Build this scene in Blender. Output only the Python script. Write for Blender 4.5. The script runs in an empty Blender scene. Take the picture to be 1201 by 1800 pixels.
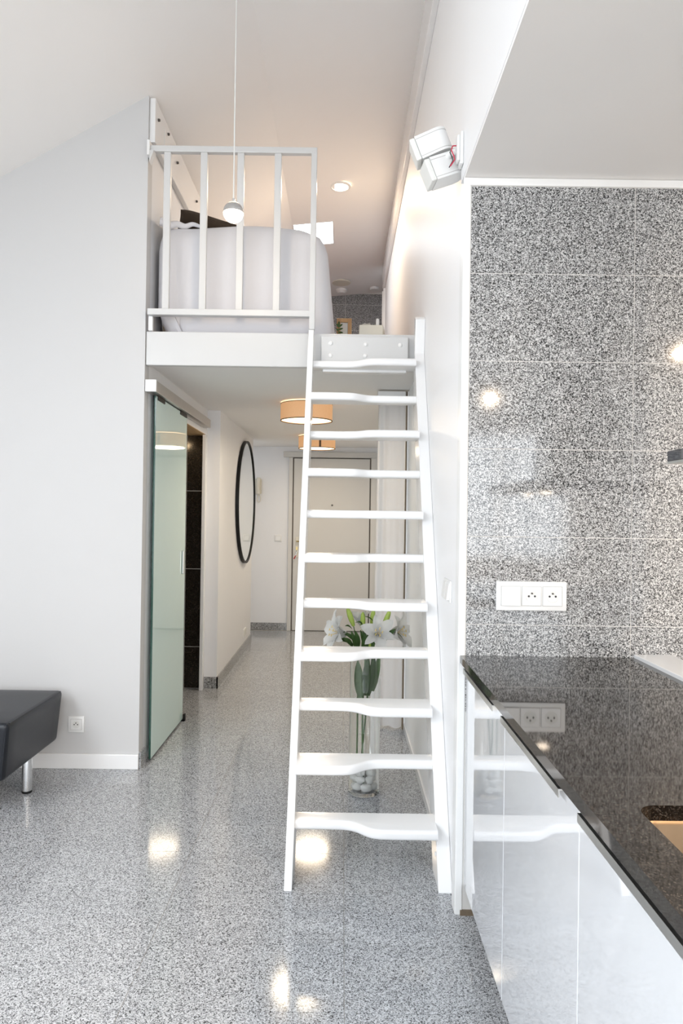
import bpy, bmesh, math, random
from mathutils import Vector, Matrix
random.seed(7)
C = bpy.context.scene.collection
scene = bpy.context.scene

# ------------------------------------------------------------------ camera
cam_d = bpy.data.cameras.new('camera')
cam_d.sensor_fit = 'VERTICAL'; cam_d.sensor_height = 36.0; cam_d.lens = 24.5
cam_d.clip_start = 0.05; cam_d.clip_end = 100
cam = bpy.data.objects.new('camera', cam_d); C.objects.link(cam)
_r = Vector((0.99989928, 0.00132678, 0.01413020)); _u = Vector((-0.01412176, -0.00616961, 0.99988125)); _f = Vector((-0.00141381, 0.99998009, 0.00615025))
m = Matrix.Identity(4)
for i in range(3):
    m[i][0] = _r[i]; m[i][1] = _u[i]; m[i][2] = -_f[i]
m[2][3] = 1.35
cam.matrix_world = m
scene.camera = cam

# ------------------------------------------------------------------ world, exposure
w = bpy.data.worlds.new('world'); scene.world = w; w.use_nodes = True
bg = w.node_tree.nodes['Background']; bg.inputs[0].default_value = (0.86, 0.93, 1.0, 1); bg.inputs[1].default_value = 2.2
vs = scene.view_settings
vs.view_transform = 'Standard'; vs.look = 'None'; vs.gamma = 1.0; vs.use_curve_mapping = False
vs.exposure = 0.54

# ------------------------------------------------------------------ large lights: daylight in the window openings
def area(name, loc, direction, sx, sy, power, col, spread=math.pi):
    d = bpy.data.lights.new(name, 'AREA'); d.shape = 'RECTANGLE'; d.size = sx; d.size_y = sy
    d.energy = power; d.color = col; d.spread = spread
    o = bpy.data.objects.new(name, d); C.objects.link(o); o.location = loc
    o.rotation_euler = Vector(direction).to_track_quat('-Z', 'Y').to_euler()
    return o
DAY = (0.90, 0.95, 1.0)
area('daylight_living_window', (-1.45, -2.90, 1.35), (0, 1, 0.55), 3.4, 1.9, 30, DAY)
area('daylight_kitchen_window', (1.75, -2.92, 1.6), (0, 1, 0), 1.5, 1.4, 20, DAY)
area('daylight_roof_window', (-2.60, 0.4, 2.66), (0.495, 0, -0.869), 1.5, 1.0, 36, DAY)
area('daylight_roof_window_near', (-2.60, -1.7, 2.66), (0.495, 0, -0.869), 1.5, 1.0, 40, DAY)

# ------------------------------------------------------------------ materials
M = {}
def new_mat(name):
    mt = bpy.data.materials.new(name); mt.use_nodes = True
    M[name] = mt
    return mt, mt.node_tree.nodes, mt.node_tree.links, mt.node_tree.nodes['Principled BSDF']
def plain(name, col, rough=0.5, metal=0.0, coat=0.0, var=0.0, vscale=8.0, bump=0.0, bscale=60.0, spec=0.5, trans=0.0, ior=1.5, emit=None, estr=0.0, sheen=0.0):
    mt, N, L, b = new_mat(name)
    b.inputs['Base Color'].default_value = (*col, 1); b.inputs['Roughness'].default_value = rough
    b.inputs['Metallic'].default_value = metal; b.inputs['Coat Weight'].default_value = coat; b.inputs['Coat Roughness'].default_value = 0.03
    b.inputs['Specular IOR Level'].default_value = spec; b.inputs['Transmission Weight'].default_value = trans; b.inputs['IOR'].default_value = ior
    b.inputs['Sheen Weight'].default_value = sheen
    if emit:
        b.inputs['Emission Color'].default_value = (*emit, 1); b.inputs['Emission Strength'].default_value = estr
    g = N.new('ShaderNodeNewGeometry')
    if var:
        n = N.new('ShaderNodeTexNoise'); n.inputs['Scale'].default_value = vscale; n.inputs['Detail'].default_value = 4
        L.new(g.outputs['Position'], n.inputs['Vector'])
        mx = N.new('ShaderNodeMixRGB'); mx.inputs[1].default_value = (*[c * (1 - var) for c in col], 1); mx.inputs[2].default_value = (*[min(1, c * (1 + var)) for c in col], 1)
        L.new(n.outputs['Fac'], mx.inputs[0]); L.new(mx.outputs[0], b.inputs['Base Color'])
    if bump:
        n2 = N.new('ShaderNodeTexNoise'); n2.inputs['Scale'].default_value = bscale; n2.inputs['Detail'].default_value = 3
        L.new(g.outputs['Position'], n2.inputs['Vector'])
        bp = N.new('ShaderNodeBump'); bp.inputs['Strength'].default_value = bump; bp.inputs['Distance'].default_value = 0.004
        L.new(n2.outputs['Fac'], bp.inputs['Height']); L.new(bp.outputs[0], b.inputs['Normal'])
    return mt
def granite(name, stops, scale, rough=0.08, bright=0.05, spec=0.5, tint=(1, 1, 1)):
    mt, N, L, b = new_mat(name)
    g = N.new('ShaderNodeNewGeometry')
    n0 = N.new('ShaderNodeTexNoise'); n0.inputs['Scale'].default_value = scale * 0.6; n0.inputs['Detail'].default_value = 2
    L.new(g.outputs['Position'], n0.inputs['Vector'])
    mad = N.new('ShaderNodeVectorMath'); mad.operation = 'MULTIPLY_ADD'; mad.inputs[1].default_value = (0.006,) * 3
    L.new(n0.outputs['Color'], mad.inputs[0]); L.new(g.outputs['Position'], mad.inputs[2])
    v = N.new('ShaderNodeTexVoronoi'); v.inputs['Scale'].default_value = scale
    L.new(mad.outputs[0], v.inputs['Vector'])
    sep = N.new('ShaderNodeSeparateColor'); L.new(v.outputs['Color'], sep.inputs[0])
    rp = N.new('ShaderNodeValToRGB'); rp.color_ramp.interpolation = 'CONSTANT'
    els = rp.color_ramp.elements
    for i, (p, c) in enumerate(stops):
        e = els[i] if i < 2 else els.new(p)
        e.position = p; e.color = (c * tint[0], c * tint[1], c * tint[2], 1)
    L.new(sep.outputs[0], rp.inputs[0])
    oi = N.new('ShaderNodeObjectInfo')
    mr = N.new('ShaderNodeMapRange'); mr.inputs[3].default_value = 1 - bright; mr.inputs[4].default_value = 1 + bright
    L.new(oi.outputs['Random'], mr.inputs[0])
    mul = N.new('ShaderNodeVectorMath'); mul.operation = 'SCALE'
    L.new(rp.outputs[0], mul.inputs[0]); L.new(mr.outputs[0], mul.inputs['Scale'])
    L.new(mul.outputs[0], b.inputs['Base Color'])
    b.inputs['Roughness'].default_value = rough; b.inputs['Specular IOR Level'].default_value = spec
    return mt
def woodgrain(name, c1, c2, axis=0, rough=0.45):
    mt, N, L, b = new_mat(name)
    g = N.new('ShaderNodeNewGeometry'); mp = N.new('ShaderNodeMapping')
    sc = [60, 60, 60]; sc[axis] = 4; mp.inputs['Scale'].default_value = sc
    L.new(g.outputs['Position'], mp.inputs[0])
    n = N.new('ShaderNodeTexNoise'); n.inputs['Scale'].default_value = 1.0; n.inputs['Detail'].default_value = 5
    L.new(mp.outputs[0], n.inputs['Vector'])
    rp = N.new('ShaderNodeValToRGB'); rp.color_ramp.elements[0].color = (*c1, 1); rp.color_ramp.elements[1].color = (*c2, 1)
    rp.color_ramp.elements[0].position = 0.35; rp.color_ramp.elements[1].position = 0.65
    L.new(n.outputs['Fac'], rp.inputs[0]); L.new(rp.outputs[0], b.inputs['Base Color']); b.inputs['Roughness'].default_value = rough
    return mt

GR = [(0.0, 0.018), (0.18, 0.10), (0.36, 0.22), (0.56, 0.41), (0.80, 0.60)]
granite('granite_floor', [(0.0, 0.05), (0.12, 0.18), (0.28, 0.35), (0.50, 0.52), (0.80, 0.66)], 350, rough=0.095, bright=0.03, spec=0.5, tint=(0.965, 0.995, 1.04))
granite('granite_wall', GR, 350, rough=0.07, bright=0.03)
granite('granite_worktop', [(0.0, 0.006), (0.45, 0.014), (0.75, 0.028), (0.92, 0.055)], 420, rough=0.04, bright=0.0, spec=0.75, tint=(1.15, 0.95, 0.78))
granite('granite_brown', [(0.0, 0.008), (0.45, 0.016), (0.75, 0.034), (0.93, 0.07)], 230, rough=0.12, bright=0.1, tint=(1.0, 0.78, 0.58))
M['granite_worktop'].node_tree.nodes['Principled BSDF'].inputs['Specular Tint'].default_value = (1.0, 0.91, 0.82, 1)
plain('grout', (0.46, 0.45, 0.43), 0.8, var=0.05)
plain('grout_light', (0.62, 0.605, 0.58), 0.8, var=0.05)
plain('wall_paint', (0.83, 0.83, 0.84), 0.55, bump=0.03, bscale=140, var=0.006)
plain('wall_paint_dimmed', (0.61, 0.607, 0.606), 0.6, bump=0.03, bscale=140, var=0.006)  # slightly grey wall, shade added to its colour against strong window light
plain('wall_satin', (0.91, 0.91, 0.915), 0.46, bump=0.04, bscale=12, var=0.006)
plain('ceiling_paint', (0.89, 0.875, 0.86), 0.7, bump=0.02, bscale=120, var=0.006)
plain('white_shaded', (0.635, 0.635, 0.63), 0.3, var=0.006)  # shaded copy of white_gloss for board and railing that face the windows
plain('white_gloss', (0.86, 0.86, 0.86), 0.22, coat=0.3, var=0.006)
plain('white_lacquer', (0.76, 0.775, 0.80), 0.03, coat=1.0, spec=0.6, var=0.004)
plain('white_plastic', (0.84, 0.84, 0.83), 0.35, var=0.006)
plain('door_paint', (0.64, 0.62, 0.585), 0.45, var=0.01)
plain('cream_plastic', (0.72, 0.68, 0.58), 0.4, var=0.01)
plain('shadow_gap', (0.20, 0.18, 0.16), 0.8, var=0.02)
plain('aluminium', (0.56, 0.54, 0.52), 0.32, metal=0.9, var=0.05, vscale=30)
plain('steel_handle', (0.62, 0.62, 0.60), 0.28, metal=1.0, var=0.04, vscale=40)
plain('chrome', (0.80, 0.80, 0.80), 0.06, metal=1.0, var=0.02)
plain('steel_sink', (0.15, 0.105, 0.066), 0.30, metal=1.0, var=0.06, vscale=50)  # warm reflections put into the base colour of the steel
plain('leather', (0.008, 0.010, 0.015), 0.36, var=0.2, vscale=14, bump=0.15, bscale=220, spec=0.42)
plain('glass_green', (0.64, 0.82, 0.79), 0.03, spec=0.5, ior=1.52, var=0.01, coat=0.25)
plain('glass_edge', (0.03, 0.09, 0.07), 0.1, var=0.05)
plain('clear_glass', (0.97, 0.985, 0.98), 0.0, trans=1.0, ior=1.45)
plain('mirror_glass', (0.88, 0.90, 0.87), 0.01, metal=1.0, var=0.003)
plain('black_metal', (0.008, 0.008, 0.008), 0.45, var=0.1, spec=0.25)
plain('black_glass', (0.010, 0.012, 0.018), 0.05, var=0.1, coat=0.5)
plain('bed_linen', (0.67, 0.66, 0.68), 0.85, bump=0.25, bscale=25, var=0.012, sheen=0.2)
plain('curtain_fabric', (0.92, 0.92, 0.93), 0.8, bump=0.08, bscale=90, var=0.01, sheen=0.1)
plain('brown_fabric', (0.045, 0.027, 0.014), 0.8, var=0.2, vscale=20, bump=0.2, bscale=200)
plain('paper', (0.78, 0.78, 0.75), 0.8, var=0.02)
plain('mount_board', (0.72, 0.70, 0.64), 0.8, var=0.02)
plain('picture_print', (0.42, 0.44, 0.38), 0.6, var=0.35, vscale=40)
plain('leaf_green', (0.07, 0.15, 0.035), 0.45, var=0.35, vscale=60, bump=0.2, bscale=90)
plain('leaf_pale', (0.22, 0.33, 0.17), 0.5, var=0.25, vscale=60)
plain('bud_green', (0.36, 0.48, 0.09), 0.5, var=0.25, vscale=50)
plain('petal_white', (0.90, 0.90, 0.88), 0.6, var=0.03, vscale=60, bump=0.15, bscale=120)
plain('stamen', (0.75, 0.58, 0.22), 0.6, var=0.1)
plain('pebble_white', (0.92, 0.91, 0.89), 0.5, var=0.06, vscale=60)
plain('wire_red', (0.55, 0.02, 0.06), 0.4, var=0.05)
plain('wire_black', (0.02, 0.015, 0.02), 0.4, var=0.05)
plain('brass', (0.50, 0.38, 0.17), 0.3, metal=1.0, var=0.05)
plain('red_tag', (0.42, 0.02, 0.02), 0.4, var=0.05)
plain('screw_dark', (0.10, 0.09, 0.08), 0.4, metal=0.6, var=0.1)
plain('plinth_brown', (0.16, 0.12, 0.08), 0.5, var=0.2, vscale=80)
woodgrain('oak', (0.40, 0.22, 0.09), (0.55, 0.33, 0.15), 2)
woodgrain('loft_wood', (0.20, 0.075, 0.045), (0.30, 0.12, 0.07), 1)
woodgrain('lintel_wood', (0.62, 0.40, 0.20), (0.75, 0.52, 0.28), 1)
plain('lamp_fabric', (0.55, 0.38, 0.24), 0.9, bump=0.4, bscale=300, var=0.14, vscale=220, emit=(1.0, 0.50, 0.21), estr=0.30)
plain('lamp_band', (0.16, 0.10, 0.06), 0.8, var=0.1)
plain('lamp_diffuser', (0.9, 0.85, 0.75), 0.5, emit=(1.0, 0.80, 0.52), estr=1.7, var=0.01)
plain('bulb_glow', (0.95, 0.9, 0.8), 0.3, emit=(1.0, 0.86, 0.62), estr=6.0, var=0.01)
plain('spot_glow', (0.95, 0.9, 0.8), 0.3, emit=(1.0, 0.82, 0.55), estr=9.0, var=0.01)
plain('sky_pane', (0.9, 0.95, 1.0), 0.1, emit=(0.90, 0.96, 1.0), estr=3.0, var=0.01)
mtg, N_, L_, b_ = new_mat('smoked_glass')
b_.inputs['Base Color'].default_value = (0.60, 0.59, 0.58, 1); b_.inputs['Roughness'].default_value = 0.08; b_.inputs['Metallic'].default_value = 0.85
n_ = N_.new('ShaderNodeTexNoise'); n_.inputs['Scale'].default_value = 30
mr_ = N_.new('ShaderNodeMapRange'); mr_.inputs[3].default_value = 0.05; mr_.inputs[4].default_value = 0.12
L_.new(n_.outputs['Fac'], mr_.inputs[0]); L_.new(mr_.outputs[0], b_.inputs['Roughness'])

# ------------------------------------------------------------------ mesh helpers (world coordinates)
def bm_box(bm, x0, x1, y0, y1, z0, z1, bev=0.0, seg=2):
    r = bmesh.ops.create_cube(bm, size=1.0)
    vs_ = r['verts']
    for v in vs_:
        v.co = Vector(((x0 + x1) / 2 + v.co.x * (x1 - x0), (y0 + y1) / 2 + v.co.y * (y1 - y0), (z0 + z1) / 2 + v.co.z * (z1 - z0)))
    if bev:
        es = list({e for v in vs_ for e in v.link_edges})
        bmesh.ops.bevel(bm, geom=es, offset=bev, segments=seg, profile=0.5, affect='EDGES')
    return bm
def box(x0, x1, y0, y1, z0, z1, bev=0.0, seg=2):
    return bm_box(bmesh.new(), x0, x1, y0, y1, z0, z1, bev, seg)
def boxes(*bs, bev=0.0):
    bm = bmesh.new()
    for b in bs: bm_box(bm, *b, bev)
    return bm
def bm_tube(bm, pts, rad, n=10, caps=True):
    pts = [Vector(p) for p in pts]
    rs = rad if isinstance(rad, (list, tuple)) else [rad] * len(pts)
    rings = []; prev = None
    for i, p in enumerate(pts):
        t = (pts[min(i + 1, len(pts) - 1)] - pts[max(i - 1, 0)]).normalized()
        a = prev if prev else (Vector((0, 0, 1)) if abs(t.z) < 0.9 else Vector((1, 0, 0)))
        u = (a - t * a.dot(t)).normalized(); v = t.cross(u); prev = u
        rings.append([bm.verts.new(p + (u * math.cos(2 * math.pi * k / n) + v * math.sin(2 * math.pi * k / n)) * rs[i]) for k in range(n)])
    for a, b in zip(rings, rings[1:]):
        for k in range(n): bm.faces.new((a[k], a[(k + 1) % n], b[(k + 1) % n], b[k]))
    if caps:
        bm.faces.new(rings[0][::-1]); bm.faces.new(rings[-1])
    return bm
def tube(pts, rad, n=10): return bm_tube(bmesh.new(), pts, rad, n)
def lathe(prof, c, n=32, axis='Z'):
    """prof: list of (r, h) from one end to the other; closed loop when first equals last."""
    bm = bmesh.new(); rings = []
    c = Vector(c)
    def pt(r, h, a):
        q = (r * math.cos(a), r * math.sin(a), h)
        if axis == 'X': q = (h, q[0], q[1])
        if axis == 'Y': q = (q[0], h, q[1])
        return c + Vector(q)
    for r, h in prof:
        if r < 1e-6: rings.append([bm.verts.new(pt(0, h, 0))])
        else: rings.append([bm.verts.new(pt(r, h, 2 * math.pi * k / n)) for k in range(n)])
    for a, b in zip(rings, rings[1:]):
        for k in range(n):
            k2 = (k + 1) % n
            f = [a[k % len(a)], a[k2 % len(a)], b[k2 % len(b)], b[k % len(b)]]
            g = []
            for q in f:
                if q not in g: g.append(q)
            if len(g) > 2: bm.faces.new(g)
    bmesh.ops.recalc_face_normals(bm, faces=bm.faces)
    return bm
def prism(poly, ext):
    """poly: 3-D points of one flat face, ext: extrusion vector"""
    bm = bmesh.new()
    a = [bm.verts.new(Vector(p)) for p in poly]; b = [bm.verts.new(Vector(p) + Vector(ext)) for p in poly]
    bm.faces.new(a); bm.faces.new(b[::-1])
    n = len(a)
    for i in range(n): bm.faces.new((a[i], b[i], b[(i + 1) % n], a[(i + 1) % n]))
    bmesh.ops.recalc_face_normals(bm, faces=bm.faces)
    return bm
def obj(name, bm, mt, parent=None, smooth=False, weld=False):
    """one mesh object; bm is in world coordinates"""
    bm.normal_update()
    if parent is None:
        lo = Vector([min(v.co[i] for v in bm.verts) for i in range(3)]); hi = Vector([max(v.co[i] for v in bm.verts) for i in range(3)])
        org = Vector(((lo.x + hi.x) / 2, (lo.y + hi.y) / 2, lo.z))
    else:
        org = Vector(parent['_o'])
    for v in bm.verts: v.co -= org
    me = bpy.data.meshes.new(name); bm.to_mesh(me); bm.free()
    me.materials.append(M[mt] if isinstance(mt, str) else mt)
    if smooth:
        me.polygons.foreach_set('use_smooth', [True] * len(me.polygons))
        try: me.set_sharp_from_angle(angle=math.radians(40))
        except Exception: pass
    o = bpy.data.objects.new(name, me); C.objects.link(o)
    if parent is None: o.location = org
    else: o.parent = parent
    o['_o'] = tuple(org)
    return o
def tag(o, label=None, cat=None, group=None, kind=None):
    if label: o['label'] = label
    if cat: o['category'] = cat
    if group: o['group'] = group
    if kind: o['kind'] = kind
    return o
def thing(name, loc, label=None, cat=None, group=None, kind=None):
    o = bpy.data.objects.new(name, None); C.objects.link(o); o.location = loc; o.empty_display_size = 0.05
    o['_o'] = tuple(loc)
    return tag(o, label, cat, group, kind)
def struct(name, bm, mt, smooth=False):
    return tag(obj(name, bm, mt, None, smooth), kind='structure')
_tile_cache = {}
def tile(name, x0, x1, y0, y1, z0, z1, mt, parent):
    """one flat piece; alike pieces share their mesh data"""
    key = (name, mt, round(x1 - x0, 4), round(y1 - y0, 4), round(z1 - z0, 4))
    me = _tile_cache.get(key)
    if me is None:
        bm = box(-(x1 - x0) / 2, (x1 - x0) / 2, -(y1 - y0) / 2, (y1 - y0) / 2, -(z1 - z0) / 2, (z1 - z0) / 2)
        me = bpy.data.meshes.new(name); bm.to_mesh(me); bm.free(); me.materials.append(M[mt]); _tile_cache[key] = me
    o = bpy.data.objects.new(name, me); C.objects.link(o); o.parent = parent
    o.location = Vector(((x0 + x1) / 2, (y0 + y1) / 2, (z0 + z1) / 2)) - Vector(parent['_o'])
    return o

# ------------------------------------------------------------------ shell
XR = 0.415      # hall / loft right wall plane
XL = -1.06      # bathroom side wall plane
YF = 3.69       # wall facing the camera on the left
YK = 2.39       # kitchen end wall
YB = 8.2        # far wall
ZH = 2.16       # hall ceiling
ZL = 2.32       # loft floor
ZK = 2.516      # kitchen ceiling
CREASE = (-0.477, 3.905)
def roof_z(x):
    if x < CREASE[0]: return CREASE[1] + 0.57 * (x - CREASE[0])
    return CREASE[1] + 0.10 * (x - CREASE[0])

# floor with its granite tiles
fl = struct('floor', box(-3.8, 3.0, -3.1, 8.4, -0.15, -0.0015), 'grout')
gap = 0.0010
XS = [0.024 + 0.61 * k for k in range(-5, 6)]
YS = [2.497 + 0.2975 * k for k in range(-8, 20)]
for yi in range(len(YS) - 1):
    segs = [(YS[yi], min(YS[yi + 1], 8.19))]
    for cut in (YF, YK):
        segs = [q for s in segs for q in ([(s[0], cut), (cut, s[1])] if s[0] + 0.02 < cut < s[1] - 0.02 else [s])]
    for (y0, y1) in segs:
        if y1 - y0 < 0.03: continue
        ym = (y0 + y1) / 2
        xa = -3.02 if ym < YF else (-1.42 if ym > 7.4 else XL - 0.0)
        if 4.4 < ym < 5.42: xa = -1.62
        xb = 3.0 if ym < YK else XR
        for xi in range(len(XS) - 1):
            x0, x1 = max(XS[xi], xa), min(XS[xi + 1], xb)
            if x1 - x0 < 0.03: continue
            tile('floor_tile', x0 + gap, x1 - gap, y0 + gap, y1 - gap, -0.012, 0.0, 'granite_floor', fl)

# roof: sloping part and the flatter part, with the skylight opening in the flat part
SK = (-0.475, -0.115, 6.10, 6.60)   # skylight x0, x1, y0, y1
def roof_part(x0, x1, y0, y1):
    p = [(x0, y0, roof_z(x0)), (x1, y0, roof_z(x1)), (x1, y0, roof_z(x1) + 0.12), (x0, y0, roof_z(x0) + 0.12)]
    return prism(p, (0, y1 - y0, 0))
def join(*bms):
    bm = bmesh.new()
    for b in bms:
        me = bpy.data.meshes.new('tmp'); b.to_mesh(me); b.free(); bm.from_mesh(me); bpy.data.meshes.remove(me)
    return bm
RW = (-3.03, -2.17, -0.35, 1.15)     # roof window opening x0,x1,y0,y1
RV = (-2.45, -0.95)                  # second roof window, y range
struct('ceiling', join(roof_part(-3.8, RW[0], -3.1, 8.4), roof_part(RW[1], CREASE[0], -3.1, 8.4), roof_part(RW[0], RW[1], -3.1, RV[0]), roof_part(RW[0], RW[1], RV[1], RW[2]), roof_part(RW[0], RW[1], RW[3], 8.4),
                       roof_part(CREASE[0], SK[0], -3.1, 8.4), roof_part(SK[1], 0.95, -3.1, 8.4), roof_part(SK[0], SK[1], -3.1, SK[2]), roof_part(SK[0], SK[1], SK[3], 8.4)), 'ceiling_paint')
s = struct('window_1', join(*[prism([(x0, y0, roof_z(x0) - 0.004), (x1, y0, roof_z(x1) - 0.004), (x1, y0, roof_z(x1) + 0.03), (x0, y0, roof_z(x0) + 0.03)], (0, y1 - y0, 0)) for (x0, x1, y0, y1) in
           ((SK[0], SK[0] + 0.008, SK[2], SK[3]), (SK[1] - 0.008, SK[1], SK[2], SK[3]), (SK[0] + 0.008, SK[1] - 0.008, SK[2], SK[2] + 0.008), (SK[0] + 0.008, SK[1] - 0.008, SK[3] - 0.008, SK[3]))]), 'white_gloss')
tag(obj('pane', prism([(SK[0] + 0.008, SK[2] + 0.008, roof_z(SK[0]) + 0.006), (SK[1] - 0.008, SK[2] + 0.008, roof_z(SK[1]) + 0.006), (SK[1] - 0.008, SK[2] + 0.008, roof_z(SK[1]) + 0.016), (SK[0] + 0.008, SK[2] + 0.008, roof_z(SK[0]) + 0.016)], (0, SK[3] - SK[2] - 0.016, 0)), 'sky_pane', s), 'bright daylit skylight pane')

area('daylight_skylight', ((SK[0] + SK[1]) / 2, (SK[2] + SK[3]) / 2, roof_z(SK[0]) - 0.012), (0.1, 0, -1), 0.32, 0.46, 4.5, DAY)
# left wall facing the camera (front of the bathroom block), up to the roof slope
def gable(x0, x1, y0, y1, z0=0.0):
    return prism([(x0, y0, z0), (x1, y0, z0), (x1, y0, roof_z(x1) + 0.03), (x0, y0, roof_z(x0) + 0.03)], (0, y1 - y0, 0))
struct('wall_left', gable(-3.8, XL, YF, YF + 0.08), 'wall_paint_dimmed')
# side wall of that block along the hall and loft, with the bathroom doorway
DO = (4.50, 5.385, 1.965)
struct('wall_hall', join(box(XL - 0.08, XL, YF + 0.08, DO[0], 0, 3.6), box(XL - 0.08, XL, DO[0], DO[1], DO[2], 3.6), box(XL - 0.02, XL, DO[1], 5.42, 0, 3.6),
                         box(XL - 0.08, -0.96, 5.42, 7.40, 0, ZH), box(XL - 0.08, XL, 5.42, 8.3, ZH, 3.6)), 'wall_paint')
struct('wall_alcove', box(-1.50, -1.42, 7.32, 8.3, 0, ZH), 'wall_paint')
# white architrave round the bathroom doorway
struct('trim_1', join(box(XL - 0.0215, XL + 0.006, DO[1] - 0.045, DO[1] - 0.001, 0, DO[2], 0.003), box(XL - 0.081, XL + 0.004, DO[0] + 0.001, DO[0] + 0.03, 0, DO[2], 0.003)), 'white_gloss')
struct('trim_2', box(-1.60, XL - 0.001, DO[0], 5.414, DO[2] - 0.004, DO[2] + 0.03), 'lintel_wood')
# bathroom shell with dark tiles
wb = struct('wall_bathroom', join(box(-1.75, XL - 0.022, 5.4162, 5.50, 0, 2.16), box(-1.83, -1.75, 4.3, 5.5, 0, 2.16), box(-1.75, XL - 0.082, 4.22, 4.3, 0, 2.16), box(-1.75, XL - 0.082, 4.3, 5.43, 2.12, 2.16)), 'grout_light')
for zi, (z0, z1) in enumerate(((0.0, 0.322), (0.322, 0.926), (0.926, 1.531), (1.531, 2.12))):
    for (x0, x1) in ((-1.749, -1.215), (-1.215, XL - 0.023)):
        tile('bathroom_tile', x0 + 0.0025, x1 - 0.0025, 5.415, 5.43, z0 + 0.0025, z1 - 0.0025, 'granite_brown', wb)
    for k in range(2):
        tile('bathroom_tile', -1.75, -1.735, 4.30 + 0.555 * k + 0.0025, 4.30 + 0.555 * (k + 1) - 0.0025, z0 + 0.0025, z1 - 0.0025, 'granite_brown', wb)

# right wall: full height beyond the kitchen end wall, upper fascia above the kitchen
struct('wall_right', join(box(XR, XR + 0.10, YK + 0.06, 7.30, 0, 4.05), box(0.402, XR + 0.10, -3.1, YK + 0.06, ZK + 0.012, 4.05), box(XR, XR + 0.008, YK, YK + 0.06, 0, ZK)), 'wall_satin')
struct('wall_stair_end', box(0.62, 0.70, 7.3, 8.3, 0, 4.05), 'wall_paint')
# moulding board under the roof on the right wall
struct('trim_3', box(0.385, XR, 1.6, 7.30, 3.742, 4.02, 0.003), 'white_gloss')
# far wall
struct('wall_back', box(-1.6, 0.72, YB, YB + 0.1, 0, ZH + 0.02), 'wall_paint')
wl = struct('wall_loft_back', box(-1.1, 0.72, YB - 0.011, YB + 0.1, ZH + 0.02, 4.1), 'grout_light')
for (z0, z1) in ((2.34, 2.64), (2.64, 2.94), (2.94, 3.24), (3.24, 3.54), (3.54, 3.84), (3.84, 3.97)):
    for (x0, x1) in ((-0.61, 0.0), (0.0, 0.62)):
        tile('wall_tile', x0 + 0.002, x1 - 0.002, YB - 0.012, YB, z0 + 0.002, z1 - 0.002, 'granite_wall', wl)
struct('trim_4', boxes((0.385, 0.412, 7.302, 7.33, ZL, 3.72), (0.395, 0.418, 7.26, 7.30, ZL, 3.74)), 'white_plastic')

# kitchen end wall with granite tiles, trim, ceiling
wk = struct('wall_kitchen', box(XR + 0.008, 3.0, YK - 0.0092, YK + 0.06, 0, ZK), 'grout_light')
TX = [(0.426, 0.988), (0.988, 1.598), (1.598, 2.208), (2.208, 2.818)]
TZ = [(0.0, 0.088), (0.088, 0.388), (0.388, 0.688), (0.688, 0.988), (0.988, 1.288), (1.288, 1.588), (1.588, 1.888), (1.888, 2.188), (2.188, 2.488)]
for (z0, z1) in TZ:
    for (x0, x1) in TX:
        if z1 < 0.7 and x1 < 1.0: continue
        if z1 < 0.7 and x0 < 1.1: x0 = 1.13
        tile('wall_tile', x0 + 0.0012, x1 - 0.0012, YK - 0.010, YK, z0 + 0.0012, z1 - 0.0012, 'granite_wall', wk)
struct('trim_5', join(box(0.400, 0.4255, YK - 0.012, YK + 0.012, 0.0, 2.50, 0.003), box(0.400, 0.4145, YK + 0.012, YK + 0.055, 0, 2.50, 0.002)), 'white_plastic')
struct('trim_6', box(0.400, 3.0, YK - 0.014, YK, 2.489, 2.515, 0.002), 'white_plastic')
struct('ceiling_kitchen', box(0.4035, 3.0, -3.1, YK + 0.01, ZK, ZK + 0.1), 'ceiling_paint')
struct('wall_kitchen_side', box(3.0, 3.1, -3.1, YK + 0.1, 0, ZK + 0.1), 'wall_paint')
struct('wall_living_side', box(-3.9, -3.8, -3.1, YF + 0.1, 0, 2.4), 'wall_paint')
# rear wall with two window openings
struct('wall_rear', join(gable(-3.8, -3.2, -3.1, -3.0), box(-3.2, 0.3, -3.1, -3.0, 0, 0.25), prism([(-3.2, -3.1, 2.45), (0.3, -3.1, 2.45), (0.3, -3.1, 4.0), (CREASE[0], -3.1, 3.93), (-3.2, -3.1, roof_z(-3.2) + .03)], (0, 0.1, 0)),
                         box(0.3, 1.0, -3.1, -3.0, 0, 4.05), box(1.0, 2.5, -3.1, -3.0, 0, 0.9), box(1.0, 2.5, -3.1, -3.0, 2.3, 2.65), box(2.5, 3.1, -3.1, -3.0, 0, 2.65)), 'wall_paint')
def wframe(name, x0, x1, z0, z1, nx):
    o = struct(name, boxes((x0, x1, -3.08, -3.02, z0, z0 + 0.06), (x0, x1, -3.08, -3.02, z1 - 0.06, z1), *[(x0 + (x1 - x0) * k / nx - 0.03, x0 + (x1 - x0) * k / nx + 0.03, -3.075, -3.025, z0 + 0.06, z1 - 0.06) for k in range(nx + 1)]), 'white_gloss')
wframe('window_2', -3.17, 0.27, 0.25, 2.45, 3)
wframe('window_3', 1.03, 2.47, 0.90, 2.30, 2)

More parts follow.
